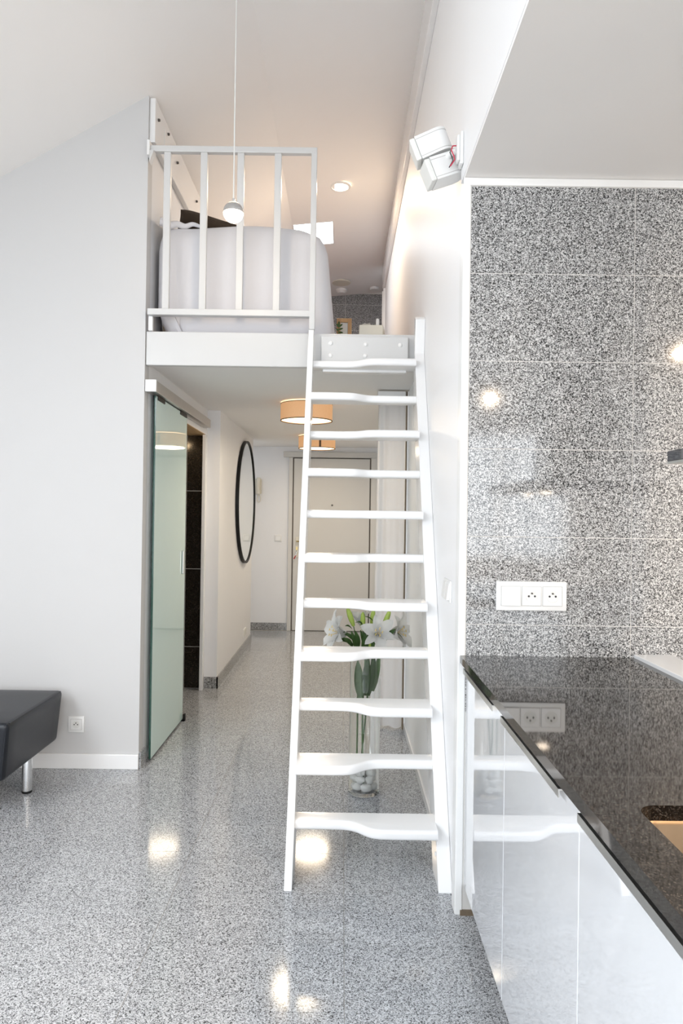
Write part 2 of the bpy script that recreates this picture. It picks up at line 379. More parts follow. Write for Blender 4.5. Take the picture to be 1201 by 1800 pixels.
# ------------------------------------------------------------------ baseboards
struct('baseboard_left', box(-3.8, XL + 0.002, YF - 0.014, YF, 0, 0.078, 0.003), 'white_gloss')
struct('baseboard_corner', box(XL, XL + 0.010, YF + 0.004, 3.80, 0, 0.085), 'granite_floor')
struct('baseboard_hall', join(box(-0.96, -0.950, 5.41, 7.41, 0, 0.088), box(XL + 0.004, -0.950, 5.41, 5.42, 0, 0.088)), 'granite_wall')
struct('baseboard_back', box(-1.42, -0.64, YB - 0.011, YB, 0, 0.088), 'granite_wall')
struct('baseboard_right', box(XR - 0.010, XR, 2.70, 7.3, 0, 0.045, 0.002), 'white_gloss')
struct('trim_7', box(0.418, 0.47, YK - 0.016, YK - 0.001, 0, 0.018), 'plinth_brown')

# ------------------------------------------------------------------ loft platform
lp = thing('loft_platform', (-0.32, 5.9, ZH), 'white loft platform with a broad front board above the hall', 'loft platform')
obj('soffit', box(XL, XR, 3.73, YB, ZH, ZH + 0.03), 'ceiling_paint', lp)
obj('front_board', box(-1.058, XR, 3.70, 3.735, 2.14, ZL, 0.004), 'white_shaded', lp)
for k in range(8):
    x0 = -1.058 + k * 0.184
    obj('floor_board', box(x0 + 0.001, min(x0 + 0.183, XR - 0.001), 3.735, 8.19, ZL - 0.025, ZL - 0.002), 'loft_wood', lp)
obj('side_upright', box(-1.042, -1.020, 3.680, 3.7, ZL + 0.0, 2.396, 0.002), 'white_gloss', lp)
# bolted board between the ladder cheeks
bp = obj('ladder_mounting_board', box(-0.125, 0.335, 3.672, 3.70, 2.125, 2.30, 0.004), 'white_shaded', lp)
for (x, z) in ((-0.075, 2.262), (0.11, 2.259), (0.292, 2.257), (-0.075, 2.198), (0.108, 2.198)):
    obj('screw_cap', lathe([(0.0, -0.008), (0.006, -0.0075), (0.011, -0.003), (0.012, 0.0)], (x, 3.672, z), 16, 'Y'), 'white_plastic', bp, True)
obj('bottom_ledge', box(-0.115, 0.325, 3.655, 3.70, 2.108, 2.122, 0.003), 'white_gloss', lp)

# board with screws along the left loft wall, under the slope
bb = thing('wall_beam', (-1.045, 5.9, 3.335), 'cream board with dark screws along the top of the loft wall', 'beam')
obj('board', box(XL, -1.03, 3.71, 8.15, 3.335, 3.572, 0.003), 'white_gloss', bb)
obj('cover_plate', box(-1.03, -1.027, 3.90, 4.03, 3.40, 3.51, 0.001), 'white_gloss', bb)
for (y, z) in ((3.765, 3.484), (3.97, 3.52), (4.193, 3.470), (4.743, 3.485), (5.3, 3.48)):
    obj('screw', lathe([(0, 0.012), (0.006, 0.012), (0.008, 0.006), (0.008, 0)], (-1.03, y, z), 12, 'X'), 'screw_dark', bb)

# ------------------------------------------------------------------ railing
rl = thing('loft_railing', (-0.6, 3.68, ZL), 'white metal guard railing with upright bars in front of the loft bed', 'railing')
obj('top_rail', box(-1.04, -0.160, 3.662, 3.696, 3.262, 3.294, 0.003), 'white_shaded', rl)
obj('bottom_rail', box(-1.042, -0.186, 3.655, 3.70, 2.397, 2.430, 0.003), 'white_shaded', rl)
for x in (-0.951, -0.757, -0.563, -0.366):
    obj('upright_bar', box(x - 0.018, x + 0.018, 3.665, 3.693, 2.43, 3.262, 0.003), 'white_shaded', rl)
obj('end_post', box(-0.190, -0.160, 3.655, 3.699, 2.33, 3.2615, 0.003), 'white_shaded', rl)
obj('wall_bracket', prism([(-1.042, 3.65, 3.20), (-1.018, 3.65, 3.262), (-1.042, 3.65, 3.262)], (0, 0.045, 0)), 'white_shaded', rl)
obj('wall_plate', box(-1.055, -1.04, 3.645, 3.72, 3.235, 3.315, 0.003), 'white_plastic', rl)

# ------------------------------------------------------------------ ladder stair with alternating treads
ld = thing('ladder_stair', (0.1, 3.0, 0), 'steep white wooden ladder stair with alternating paddle treads', 'ladder')
SL = 0.5077
def cheek(x0, x1, ztop, ybase=2.51, dep=0.165):
    p = [(x0, ybase, 0.002), (x0, ybase + dep, 0.002), (x0, ybase + dep + 0.012, 0.03)]
    zt = min(ztop, (3.69 - ybase - dep) / SL)
    p += [(x0, ybase + dep + SL * zt, zt)]
    if ztop > zt: p += [(x0, 3.668, zt), (x0, 3.668, ztop)] if ztop > 2.31 else []
    p += [(x0, ybase + SL * ztop, ztop), ]
    bm = prism(p, (x1 - x0, 0, 0))
    return bm
def cheek_simple(x0, x1, poly, bev):
    bm = prism([(x0, y, z) for y, z in poly], (x1 - x0, 0, 0))
    bmesh.ops.bevel(bm, geom=list(bm.edges), offset=bev, segments=2, profile=0.5, affect='EDGES')
    return bm
zq = (3.655 - 2.675) / SL
obj('side_cheek', cheek_simple(-0.192, -0.163, [(2.51, 0.0), (2.675, 0.0), (3.655, zq), (3.655, 2.30), (3.655, 2.327), (2.51 + SL * 2.255, 2.327)], 0.003), 'white_gloss', ld)
obj('side_cheek', cheek_simple(0.364, 0.4146, [(2.51, 0.0), (2.675, 0.0), (3.655, zq), (3.655, 2.372), (3.645, 2.392), (3.615, 2.392), (3.59, 2.372), (2.51 + SL * 2.2 - 0.015, 2.2)], 0.004), 'white_gloss', ld)
def tread(n):
    z1 = 1.378 - 0.195 * (7 - n); th = 0.038
    yb = 2.594 + 0.099 * n
    wide_left = (n % 2 == 0)
    yw, yn = yb - 0.150, yb - 0.072
    xa, xb = -0.164, 0.3645
    xm = 0.085
    pts = [(xa, yb), (xb, yb)]
    front = []
    for k in range(0, 25):
        t = k / 24.0
        x = xb + (xa - xb) * t
        sgm = 1 / (1 + math.exp(-(x - xm) / 0.022))       # 0 at left, 1 at right
        yr, yl = (yn, yw) if wide_left else (yw, yn)
        y = yl + (yr - yl) * sgm
        # rounded outer corner of the wide part
        if wide_left and x < xa + 0.02: pass
        front.append((x, y))
    # non-uniform: denser around the curve
    front = []
    xs = [xb, xb - 0.06, xb - 0.12] + [xm + 0.10 - 0.2 * k / 20 for k in range(21)] + [xa + 0.09, xa + 0.04, xa]
    for x in xs:
        sgm = 1 / (1 + math.exp(-(x - xm) / 0.020))
        yr, yl = (yn, yw) if wide_left else (yw, yn)
        front.append((x, yl + (yr - yl) * sgm))
    pts += front
    bm = prism([(x, y, z1 - th) for x, y in pts], (0, 0, th))
    es = [e for e in bm.edges if all(v.co.y < yb - 0.01 for v in e.verts) and abs(e.verts[0].co.z - e.verts[1].co.z) < 1e-5]
    bmesh.ops.bevel(bm, geom=es, offset=0.012, segments=4, profile=0.5, affect='EDGES')
    o = obj('tread', bm, 'white_gloss', ld, True)
for n in range(1, 12): tread(n)
for z in (0.16, 0.10):
    obj('screw_cap', lathe([(0, -0.004), (0.006, -0.003), (0.008, 0)], (0.364, 2.60, z), 12, 'X'), 'white_plastic', ld, True)

# ------------------------------------------------------------------ sliding glass door on aluminium track
gd = thing('door_1', (-1.03, 4.4, 0), 'frosted green glass sliding door hung on an aluminium track', 'door', kind='structure')
gp = obj('glass_panel', box(-1.036, -1.026, 3.800, 4.555, 0.014, 1.994), 'glass_green', gd)
obj('glass_edge', boxes((-1.0362, -1.0258, 3.7985, 3.800, 0.014, 1.994), (-1.0362, -1.0258, 3.80, 4.555, 0.0125, 0.014), (-1.0362, -1.0258, 4.555, 4.5562, 0.014, 1.994)), 'glass_edge', gp)
obj('pull_handle', boxes((-1.0258, -1.012, 4.468, 4.486, 0.965, 1.115), bev=0.004), 'steel_handle', gp)
tk = obj('track', box(-1.055, -1.000, 3.705, 5.232, 2.0, 2.06, 0.002), 'aluminium', gd)
obj('end_cap', box(-1.057, -0.998, 3.690, 3.705, 1.998, 2.062, 0.003), 'white_plastic', tk)
for (y0, y1) in ((3.83, 3.98), (4.36, 4.54)):
    obj('hanger_clamp', box(-1.040, -1.022, y0, y1, 1.975, 2.0, 0.002), 'black_metal', tk)
obj('floor_guide', boxes((-1.022, -1.008, 4.545, 4.575, 0.0, 0.045), (-1.054, -1.008, 4.545, 4.575, 0.0, 0.010), bev=0.003), 'black_metal', gd)

# ------------------------------------------------------------------ entrance door and the things on the far wall
ed = thing('door_2', (-0.12, YB - 0.02, 0), 'cream entrance door with a dark peephole at the end of the hall', 'door', kind='structure')
obj('door_leaf', box(-0.575, 0.315, YB - 0.030, YB, 0.008, 2.022, 0.002), 'door_paint', ed)
obj('shadow_line', boxes((-0.588, -0.576, YB - 0.010, YB, 0.0, 2.034), (0.316, 0.328, YB - 0.010, YB, 0.0, 2.034), (-0.576, 0.316, YB - 0.010, YB, 2.023, 2.034), (-0.576, 0.316, YB - 0.010, YB, 0.0, 0.007)), 'shadow_gap', ed)
obj('door_frame', boxes((-0.635, -0.589, YB - 0.034, YB, 0, 2.035), (0.329, 0.395, YB - 0.05, YB, 0, 2.035), (-0.70, 0.395, YB - 0.034, YB, 2.036, 2.100), bev=0.003), 'door_paint', ed)
obj('peephole', lathe([(0, -0.010), (0.007, -0.010), (0.011, -0.006), (0.011, 0)], (-0.122, YB - 0.030, 1.478), 16, 'Y'), 'screw_dark', ed)
obj('lock_plate', box(-0.545, -0.510, YB - 0.038, YB - 0.030, 0.86, 1.10, 0.003), 'cream_plastic', ed)
obj('lever_handle', tube([(-0.528, YB - 0.038, 1.05), (-0.528, YB - 0.075, 1.05), (-0.50, YB - 0.08, 1.05), (-0.42, YB - 0.08, 1.048)], 0.008, 8), 'brass', ed)
ky = thing('key_bunch', (-0.527, YB - 0.05, 0.86), 'bunch of keys with a red tag hanging in the entrance door', 'keys')
obj('key', boxes((-0.533, -0.521, YB - 0.075, YB - 0.039, 0.968, 0.972), (-0.537, -0.517, YB - 0.078, YB - 0.075, 0.95, 0.985)), 'brass', ky)
obj('key_ring', tube([(-0.527 + 0.014 * math.sin(a / 10 * 6.283), YB - 0.076, 0.938 + 0.016 * math.cos(a / 10 * 6.283)) for a in range(11)], 0.0022, 6), 'steel_handle', ky)
obj('key_chain', tube([(-0.532, YB - 0.076, 0.922), (-0.537, YB - 0.076, 0.905), (-0.542, YB - 0.076, 0.885)], 0.004, 6), 'steel_handle', ky)
obj('red_tag', prism([(-0.540, YB - 0.079, 0.893), (-0.532, YB - 0.079, 0.887), (-0.552, YB - 0.079, 0.842), (-0.566, YB - 0.079, 0.848)], (0, 0.006, 0)), 'red_tag', ky)

ph = thing('door_phone', (-0.985, YB - 0.03, 1.52), 'cream door phone with a coiled handset cord on the far wall', 'phone')
obj('base', box(-1.04, -0.955, YB - 0.030, YB, 1.60, 1.775, 0.008), 'cream_plastic', ph, True)
hs = obj('handset', join(box(-1.005, -0.968, YB - 0.075, YB - 0.055, 1.60, 1.785, 0.009), box(-1.008, -0.965, YB - 0.07, YB - 0.030, 1.745, 1.79, 0.009), box(-1.008, -0.965, YB - 0.07, YB - 0.030, 1.595, 1.64, 0.009)), 'cream_plastic', ph, True)
obj('cord', tube([(-0.985 + 0.020 * math.cos(k * 0.35) * (1 if k < 18 else 1), YB - 0.02 - 0.002 * math.sin(k * 1.4), 1.545 + 0.045 * math.sin(k * 0.35)) for k in range(19)], 0.0045, 6), 'cream_plastic', ph, True)
obj('cord_lead', tube([(-0.985, YB - 0.03, 1.60), (-0.983, YB - 0.02, 1.59), (-0.985, YB - 0.02, 1.58)], 0.004, 6), 'cream_plastic', ph)

def plate(name, label, cat, x0, x1, z0, z1, y, kinds, group=None):
    """French-type wall plate on a wall facing -Y; kinds per module: 'switch' or 'socket'"""
    t = thing(name, ((x0 + x1) / 2, y, z0), label, cat, group)
    n = len(kinds); hgt = z1 - z0; mod = (x1 - x0) / (n + (0.28 if n > 1 else 0.0)); 
    fr = obj('frame', box(x0, x1, y - 0.008, y, z0, z1, 0.0025), 'white_plastic', t, True)
    side = min(mod * 0.88, hgt * 0.66)
    for i, kd in enumerate(kinds):
        cx = x0 + (x1 - x0) * ((i + 0.5) / n if n == 1 else (0.16 + i * 0.34 * 2 / (n) ) ) if n < 3 else (x0 + (x1 - x0) * (0.205 + 0.295 * i))
        cz = (z0 + z1) / 2
        a = side / 2
        obj('module_gap', boxes((cx - a - 0.0014, cx + a + 0.0014, y - 0.0088, y - 0.007, cz - a - 0.0014, cz + a + 0.0014)), 'grout', t)
        if kd == 'switch':
            obj('rocker', prism([(cx - a, y - 0.009, cz - a), (cx - a, y - 0.0145, cz - a), (cx - a, y - 0.0105, cz + a), (cx - a, y - 0.009, cz + a)], (2 * a, 0, 0)), 'white_plastic', t)
        else:
            md = obj('socket_face', box(cx - a, cx + a, y - 0.0110, y - 0.0075, cz - a, cz + a, 0.001), 'white_plastic', t)
            r = a * 0.64
            obj('socket_well', lathe([(r * 1.06, -0.0113), (r, -0.0118), (r * 0.97, -0.0112), (0.0, -0.0111)], (cx, y, cz), 28, 'Y'), 'paper', md, True)
            for sx in (-1, 1):
                obj('contact_hole', lathe([(0, -0.0121), (r * 0.17, -0.0121), (r * 0.17, -0.0112)], (cx + sx * r * 0.5, y, cz), 12, 'Y'), 'wire_black', md)
            obj('earth_pin', lathe([(0, -0.016), (r * 0.14, -0.015), (r * 0.15, -0.0112)], (cx, y, cz + r * 0.48), 12, 'Y'), 'screw_dark', md)
    return t
plate('light_switch', 'small white light switch beside the entrance door', 'switch', -0.795, -0.712, 1.04, 1.122, YB, ['switch'])
plate('wall_socket', 'single white power socket beside the black leather sofa', 'socket', -1.432, -1.348, 0.19, 0.274, YF, ['socket'])
plate('triple_wall_plate', 'white triple wall plate with one switch and two sockets on granite tiles', 'socket', 0.5270, 0.7668, 1.038, 1.137, YK - 0.0105, ['switch', 'socket', 'socket'])

# switches on the right wall by the kitchen (facing -X)
sw = thing('double_light_switch', (XR - 0.005, 2.70, 1.03), 'white double light switch on the wall beside the ladder stair', 'switch')
obj('frame', box(XR - 0.009, XR, 2.615, 2.775, 1.030, 1.112, 0.003), 'white_plastic', sw, True)
for (ya, yb) in ((2.625, 2.690), (2.700, 2.765)):
    obj('rocker', prism([(XR - 0.009, ya, 1.040), (XR - 0.020, ya, 1.040), (XR - 0.011, ya, 1.102), (XR - 0.009, ya, 1.102)], (0, yb - ya, 0)), 'white_plastic', sw)
# small socket on the mirror wall
hs2 = thing('low_wall_socket', (-0.955, 6.92, 0.15), 'low white socket plate on the mirror wall near the hall floor', 'socket')
obj('frame', box(-0.96, -0.951, 6.83, 7.01, 0.145, 0.225, 0.002), 'white_plastic', hs2)
for y in (6.875, 6.965):
    obj('socket_face', box(-0.951, -0.948, y - 0.032, y + 0.032, 0.155, 0.215), 'paper', hs2)

# ------------------------------------------------------------------ round mirror on the hall wall
mr = thing('round_mirror', (-0.945, 6.82, 0.87), 'large round mirror in a thin black frame on the hall wall', 'mirror')
obj('frame', lathe([(0.595, 0.0), (0.595, 0.030), (0.578, 0.030), (0.578, 0.0), (0.595, 0.0)], (-0.958, 6.82, 1.475), 96, 'X'), 'black_metal', mr, True)
obj('mirror_glass', lathe([(0.0, 0.020), (0.577, 0.020), (0.577, 0.0)], (-0.958, 6.82, 1.475), 96, 'X'), 'mirror_glass', mr)

# ------------------------------------------------------------------ drum ceiling lamps in the hall
def drum(y, label):
    x = -0.268; r = 0.186
    t = thing('drum_ceiling_lamp', (x, y, 2.03), label, 'ceiling lamp', 'fabric drum lamps in the hall')
    obj('shade', lathe([(r, 2.032), (r, 2.148), (r - 0.003, 2.148), (r - 0.003, 2.032), (r, 2.032)], (x, y, 0), 64), 'lamp_fabric', t, True)
    obj('edge_band', join(lathe([(r + 0.0012, 2.028), (r + 0.0012, 2.034), (r - 0.004, 2.034), (r - 0.004, 2.028), (r + 0.0012, 2.028)], (x, y, 0), 64), lathe([(r + 0.0012, 2.146), (r + 0.0012, 2.151), (r - 0.004, 2.151), (r - 0.004, 2.146), (r + 0.0012, 2.146)], (x, y, 0), 64)), 'lamp_band', t, True)
    obj('diffuser', lathe([(0.0, 2.036), (r - 0.005, 2.036), (r - 0.005, 2.040), (0, 2.040)], (x, y, 0), 64), 'lamp_diffuser', t)
    obj('shade_seam', box(x + 0.028, x + 0.048, y - r - 0.001, y - r + 0.006, 2.034, 2.146), 'lamp_band', t)
    obj('ceiling_rose', lathe([(0.0, 2.13), (0.06, 2.13), (0.06, 2.16), (0, 2.16)], (x, y, 0), 24), 'white_plastic', t)
    d = bpy.data.lights.new('drum_lamp_light', 'AREA'); d.shape = 'DISK'; d.size = 0.34; d.energy = 7.0; d.color = (1.0, 0.84, 0.64)
    o = bpy.data.objects.new('drum_lamp_light', d); C.objects.link(o); o.location = (x, y, 2.02)
drum(5.0, 'nearer of the two beige fabric drum lamps on the hall ceiling')
drum(7.05, 'farther beige fabric drum lamp near the entrance door')
# light inside the bathroom
d = bpy.data.lights.new('bathroom_light', 'POINT'); d.energy = 7; d.color = (1.0, 0.72, 0.42); d.shadow_soft_size = 0.08
o = bpy.data.objects.new('bathroom_light', d); C.objects.link(o); o.location = (-1.4, 4.75, 2.0)

# ------------------------------------------------------------------ pendant globe
pn = thing('pendant_lamp', (-0.522, 3.2, 2.69), 'glowing chrome and glass globe pendant hanging before the loft railing', 'pendant lamp')
pc = (-0.522, 3.2, 2.742); R_ = 0.047
def arc(a0, a1, n, r=R_): return [(r * math.cos(math.radians(a0 + (a1 - a0) * k / n)), r * math.sin(math.radians(a0 + (a1 - a0) * k / n))) for k in range(n + 1)]
obj('glass_globe', lathe(arc(-90, -4, 12), pc, 32), 'bulb_glow', pn, True)
obj('chrome_band', lathe(arc(-4, 46, 10), pc, 32), 'smoked_glass', pn, True)
obj('glass_top', lathe(arc(46, 90, 6), pc, 32), 'lamp_diffuser', pn, True)
obj('cord_grip', lathe([(0, 0.046), (0.008, 0.046), (0.006, 0.065), (0, 0.066)], pc, 16), 'chrome', pn, True)
obj('cord', tube([(-0.522, 3.2, 2.80), (-0.5225, 3.2, 3.3), (-0.522, 3.2, roof_z(-0.522) + 0.01)], 0.0032, 8), 'paper', pn)
obj('ceiling_cup', lathe([(0, 0), (0.04, 0.0), (0.045, 0.03), (0, 0.04)], (-0.522, 3.2, roof_z(-0.522) - 0.03), 24), 'white_plastic', pn)
d = bpy.data.lights.new('pendant_light', 'POINT'); d.energy = 2.0; d.color = (1.0, 0.78, 0.55); d.shadow_soft_size = 0.04
o = bpy.data.objects.new('pendant_light', d); C.objects.link(o); o.location = (-0.522, 3.2, 2.655)

# ------------------------------------------------------------------ recessed spots, vents
def downlight(name, x, y, z, r, label, power, cat='spotlight', on=True, group=None):
    t = thing(name, (x, y, z - 0.01), label, cat, group)
    obj('trim_ring', lathe([(r, 0.0), (r * 1.0, -0.006), (r * 0.78, -0.010), (r * 0.74, -0.004), (r * 0.74, 0.0)], (x, y, z), 32), 'white_plastic', t, True)
    obj('lens', lathe([(0, -0.004), (r * 0.74, -0.004), (r * 0.74, 0.0)], (x, y, z), 32), 'spot_glow' if on else 'paper', t)
    if power:
        d = bpy.data.lights.new(name + '_light', 'AREA'); d.shape = 'DISK'; d.size = r * 1.4; d.energy = power; d.color = (1.0, 0.77, 0.54)
        o = bpy.data.objects.new(name + '_light', d); C.objects.link(o); o.location = (x, y, z - 0.02)
downlight('recessed_spotlight', -0.055, 5.47, roof_z(-0.055), 0.085, 'lit recessed spotlight in the loft ceiling', 9)
for i, (x, y, lb) in enumerate(((1.47, 0.44, 'kitchen ceiling spotlight nearest the granite wall'), (1.57, -0.62, 'kitchen ceiling spotlight in the middle of its row'), (1.40, -1.9, 'kitchen ceiling spotlight nearest the rear window'), (2.3, 0.02, 'kitchen ceiling spotlight near the kitchen side wall'))):
    downlight('kitchen_spotlight', x, y, ZK, 0.038, lb, 18, group='kitchen ceiling spotlights')
vt = thing('ceiling_vent', (-0.05, 7.72, roof_z(-0.05) - 0.02), 'flat grey round vent in the ceiling over the loft back wall', 'vent')
obj('disc', lathe([(0, -0.012), (0.10, -0.012), (0.108, -0.004), (0.108, 0)], (-0.05, 7.72, roof_z(-0.05)), 32), 'cream_plastic', vt, True)
sd = thing('smoke_detector', (-0.05, 7.97, roof_z(-0.05) - 0.04), 'small round white detector beside the ceiling vent', 'detector')
obj('housing', lathe([(0, -0.045), (0.04, -0.043), (0.05, -0.03), (0.066, -0.02), (0.07, 0)], (-0.05, 7.97, roof_z(-0.05)), 32), 'white_plastic', sd, True)
sp = thing('ceiling_spot_fitting', (0.33, 8.0, roof_z(0.33) - 0.03), 'unlit white ceiling fitting near the loft wall corner', 'spotlight')
obj('housing', lathe([(0, -0.03), (0.05, -0.03), (0.052, 0)], (0.33, 8.0, roof_z(0.33)), 24), 'white_plastic', sp, True)

# ------------------------------------------------------------------ bed on the loft
bd = thing('loft_bed', (-0.56, 4.8, ZL), 'bed on the loft under a white cover that hangs to the floor', 'bed')
def bed_cover():
    bm = bmesh.new()
    x0, x1, y0, y1 = -1.035, -0.125, 3.785, 5.75
    z0, z1 = 2.335, 2.945
    rnd = random.Random(3)
    # outline points of a rounded rectangle, counter-clockwise starting at the front left
    def outline(ins, flare, rc):
        pts = []
        xa, xb, ya, yb = x0 + ins * 0.55, x1 - ins * 1.25 + flare, y0 + ins * 0.55, y1 - ins
        def seg(p, q, n):
            for k in range(n): pts.append((p[0] + (q[0] - p[0]) * k / n, p[1] + (q[1] - p[1]) * k / n))
        def cor(cx, cy, a0, r=rc, n=6):
            for k in range(n): 
                a = math.radians(a0 + 90 * k / n); pts.append((cx + r * math.cos(a), cy + r * math.sin(a)))
        r = rc
        seg((xa + r, ya), (xb - r, ya), 40); cor(xb - r, ya + r, -90)
        seg((xb, ya + r), (xb, yb - r), 50); cor(xb - r, yb - r, 0)
        seg((xb - r, yb), (xa + r, yb), 20); cor(xa + r, yb - r, 90)
        seg((xa, yb - r), (xa, ya + r), 20); cor(xa + r, ya + r, 180)
        return pts
    levels = [0.0, 0.06, 0.14, 0.24, 0.36, 0.50, 0.64, 0.76, 0.84, 0.90, 0.94, 0.97, 0.985, 1.0]
    rings = []
    for t in levels:
        # rounding at the top
        ins = 0.0 if t < 0.72 else 0.115 * (1 - math.sqrt(max(0.0, 1 - ((t - 0.72) / 0.28) ** 2)))
        flare = 0.045 * (1 - t) ** 1.3 + 0.015
        o_ = outline(ins, flare, 0.07)
        ring = []
        for i, (x, y) in enumerate(o_):
            amp = 0.010 * (1 - t) ** 0.8
            f = math.sin(i * 0.31 + 0.6) * 0.6 + math.sin(i * 0.83 + 1.7) * 0.3 + math.sin(i * 0.13) * 0.5
            on_front = i < 46; on_side = 46 <= i < 102
            if on_front: 
                # two soft upright creases near the left end, as the cover is tucked there
                cr = math.exp(-((x + 0.90 + 0.05 * t) / 0.018) ** 2) * 0.014 * (1 - 0.4 * t) - math.exp(-((x + 0.955) / 0.02) ** 2) * 0.010 * (1 - t)
                y += -amp * f * 0.5 + cr
            if on_side: x += amp * 1.8 * (math.sin(i * 0.55) * 0.7 + math.sin(i * 1.1 + 1) * 0.3)
            z = z0 + (z1 - z0) * t
            if t == 0.0: z += 0.006 * math.sin(i * 0.42) + (0.008 if on_side else 0)
            z += (0.010 * math.sin(x * 9) * t + 0.006 * math.sin(y * 11)) * (1 if t > 0.9 else 0)
            if x < x0 + 0.10 and y < y0 + 0.12: x += 0.060 * max(0.0, 1 - t / 0.20)
            ring.append(bm.verts.new((x, y, z)))
        rings.append(ring)
    n = len(rings[0])
    for a, b in zip(rings, rings[1:]):
        for k in range(n): bm.faces.new((a[k], a[(k + 1) % n], b[(k + 1) % n], b[k]))
    bm.faces.new(rings[-1])
    return bm
obj('bed_cover', bed_cover(), 'bed_linen', bd, True)
obj('turned_edge', tube([(-1.028 + 0.012 * k, 3.822 + 0.006 * math.sin(k * 0.7), 2.938 + 0.004 * math.sin(k * 0.9 + 0.5) + 0.018 * math.exp(-(k / 2.2) ** 2)) for k in range(22)], [0.024 - 0.0008 * k for k in range(22)], 10), 'bed_linen', bd, True)
obj('bed_base', box(-1.00, -0.20, 3.86, 5.68, 2.40, 2.60), 'brown_fabric', bd)
obj('mattress', box(-1.0, -0.22, 3.87, 5.70, 2.60, 2.86, 0.05, 3), 'paper', bd, True)
for (x, y) in ((-0.985, 3.90), (-0.27, 3.90), (-0.985, 5.6), (-0.27, 5.6)):
    obj('bed_leg', box(x - 0.03, x + 0.03, y - 0.03, y + 0.03, 2.32, 2.40), 'plinth_brown', bd)
def cushion(name, label, c, half, rot, mt, back):
    bm = bmesh.new(); n = 18
    def P(u, v, s):
        e = (1 - u ** 4) * (1 - v ** 4)
        pin = 1 - 0.10 * (1 - abs(u)) ** 1 * 0 
        x = half[0] * u * (1 - 0.06 * (1 - v * v) * abs(u)); y = half[1] * v * (1 - 0.06 * (1 - u * u) * abs(v))
        return Vector((x, y, s * half[2] * max(0, e) ** 0.45))
    g = {}
    for s in (1, -1):
        for i in range(n + 1):
            for j in range(n + 1):
                u, v = -1 + 2 * i / n, -1 + 2 * j / n
                border = i in (0, n) or j in (0, n)
                key = (i, j, 0 if border else s)
                if key not in g: g[key] = bm.verts.new(P(u, v, s))
        for i in range(n):
            for j in range(n):
                def K(a, b): return g[(a, b, 0 if a in (0, n) or b in (0, n) else s)]
                f = (K(i, j), K(i + 1, j), K(i + 1, j + 1), K(i, j + 1))
                bm.faces.new(f if s > 0 else f[::-1])
    mt4 = Matrix.Translation(Vector(c)) @ rot
    bm.transform(mt4)
    o = obj(name, bm, mt, None, True)
    return tag(o, label, 'cushion')
cushion('cushion', 'dark brown cushion lying on top of the loft bed', (-0.80, 4.14, 3.012), (0.21, 0.19, 0.045),
        Matrix.Rotation(math.radians(-6), 4, 'X') @ Matrix.Rotation(math.radians(8), 4, 'Y') @ Matrix.Rotation(math.radians(20), 4, 'Z'), 'brown_fabric', None)

# low bedside stand with things on it
ZS = 2.385
st = thing('bedside_stand', (0.17, 4.14, ZL), 'low white bedside stand behind the loft edge', 'stand')
obj('top', box(-0.055, 0.37, 3.98, 4.32, ZS - 0.018, ZS, 0.003), 'white_gloss', st)
for x in (-0.04, 0.355):
    obj('side_panel', box(x - 0.01, x + 0.01, 3.99, 4.31, ZL, ZS - 0.018), 'white_gloss', st)
pf = thing('picture_frame', (0.0, 4.26, ZS), 'oak picture frame with a cream mount standing beside the loft bed', 'picture frame')
fx0, fx1, fz0, fz1 = -0.052, 0.040, ZS, 2.560
for q in ((fx0, fx0 + 0.024, fz0, fz1), (fx1 - 0.024, fx1, fz0, fz1), (fx0 + 0.024, fx1 - 0.024, fz1 - 0.024, fz1), (fx0 + 0.024, fx1 - 0.024, fz0, fz0 + 0.024)):
    obj('frame_rail', boxes((q[0], q[1], 4.25, 4.272, q[2], q[3]), bev=0.002), 'oak', pf)
obj('mount', box(fx0 + 0.024, fx1 - 0.024, 4.262, 4.268, fz0 + 0.024, fz1 - 0.024), 'paper', pf)
obj('print', box(fx0 + 0.030, fx1 - 0.031, 4.260, 4.263, fz0 + 0.030, fz1 - 0.032), 'mount_board', pf)
tb = thing('tissue_box', (0.155, 4.12, ZS), 'cream tissue box with a white tissue pulled out, beside the loft wall', 'tissue box')
obj('box', box(0.083, 0.222, 4.06, 4.17, ZS, 2.470, 0.004), 'cream_plastic', tb)
def tissue():
    bm = bmesh.new()
    rows = []
    for i in range(11):
        r = []
        for j in range(7):
            u, v = i / 10 - 0.5, j / 6
            r.append(bm.verts.new((0.135 + u * 0.085 * (0.5 + 0.5 * v), 4.115 + 0.012 * math.sin(u * 14 + v * 3) - 0.012 * v, 2.467 + 0.026 * v * (1 - 1.4 * abs(u + 0.1)) + 0.003 * math.sin(u * 20))))
        rows.append(r)
    for i in range(10):
        for j in range(6): bm.faces.new((rows[i][j], rows[i + 1][j], rows[i + 1][j + 1], rows[i][j + 1]))
    bmesh.ops.solidify(bm, geom=list(bm.faces), thickness=0.004)
    return bm
obj('tissue', tissue(), 'paper', tb, True)
bo = thing('slim_bottle', (0.196, 4.21, ZS), 'slim white bottle standing behind the tissue box', 'bottle')
obj('body', lathe([(0, 0), (0.011, 0), (0.0125, 0.01), (0.0125, 0.115), (0.009, 0.125), (0, 0.125)], (0.196, 4.21, ZS), 20), 'white_plastic', bo, True)
obj('cap', lathe([(0, 0.125), (0.0105, 0.125), (0.0105, 0.155), (0.008, 0.162), (0, 0.162)], (0.196, 4.21, ZS), 20), 'white_plastic', bo, True)
jr = thing('ornament_jar', (0.226, 4.21, ZS), 'squat cream jar between the slim white bottle and the loft wall', 'jar')
obj('body', lathe([(0, 0), (0.014, 0), (0.016, 0.03), (0.016, 0.085), (0.013, 0.10), (0, 0.10)], (0.226, 4.22, ZS), 20), 'cream_plastic', jr, True)
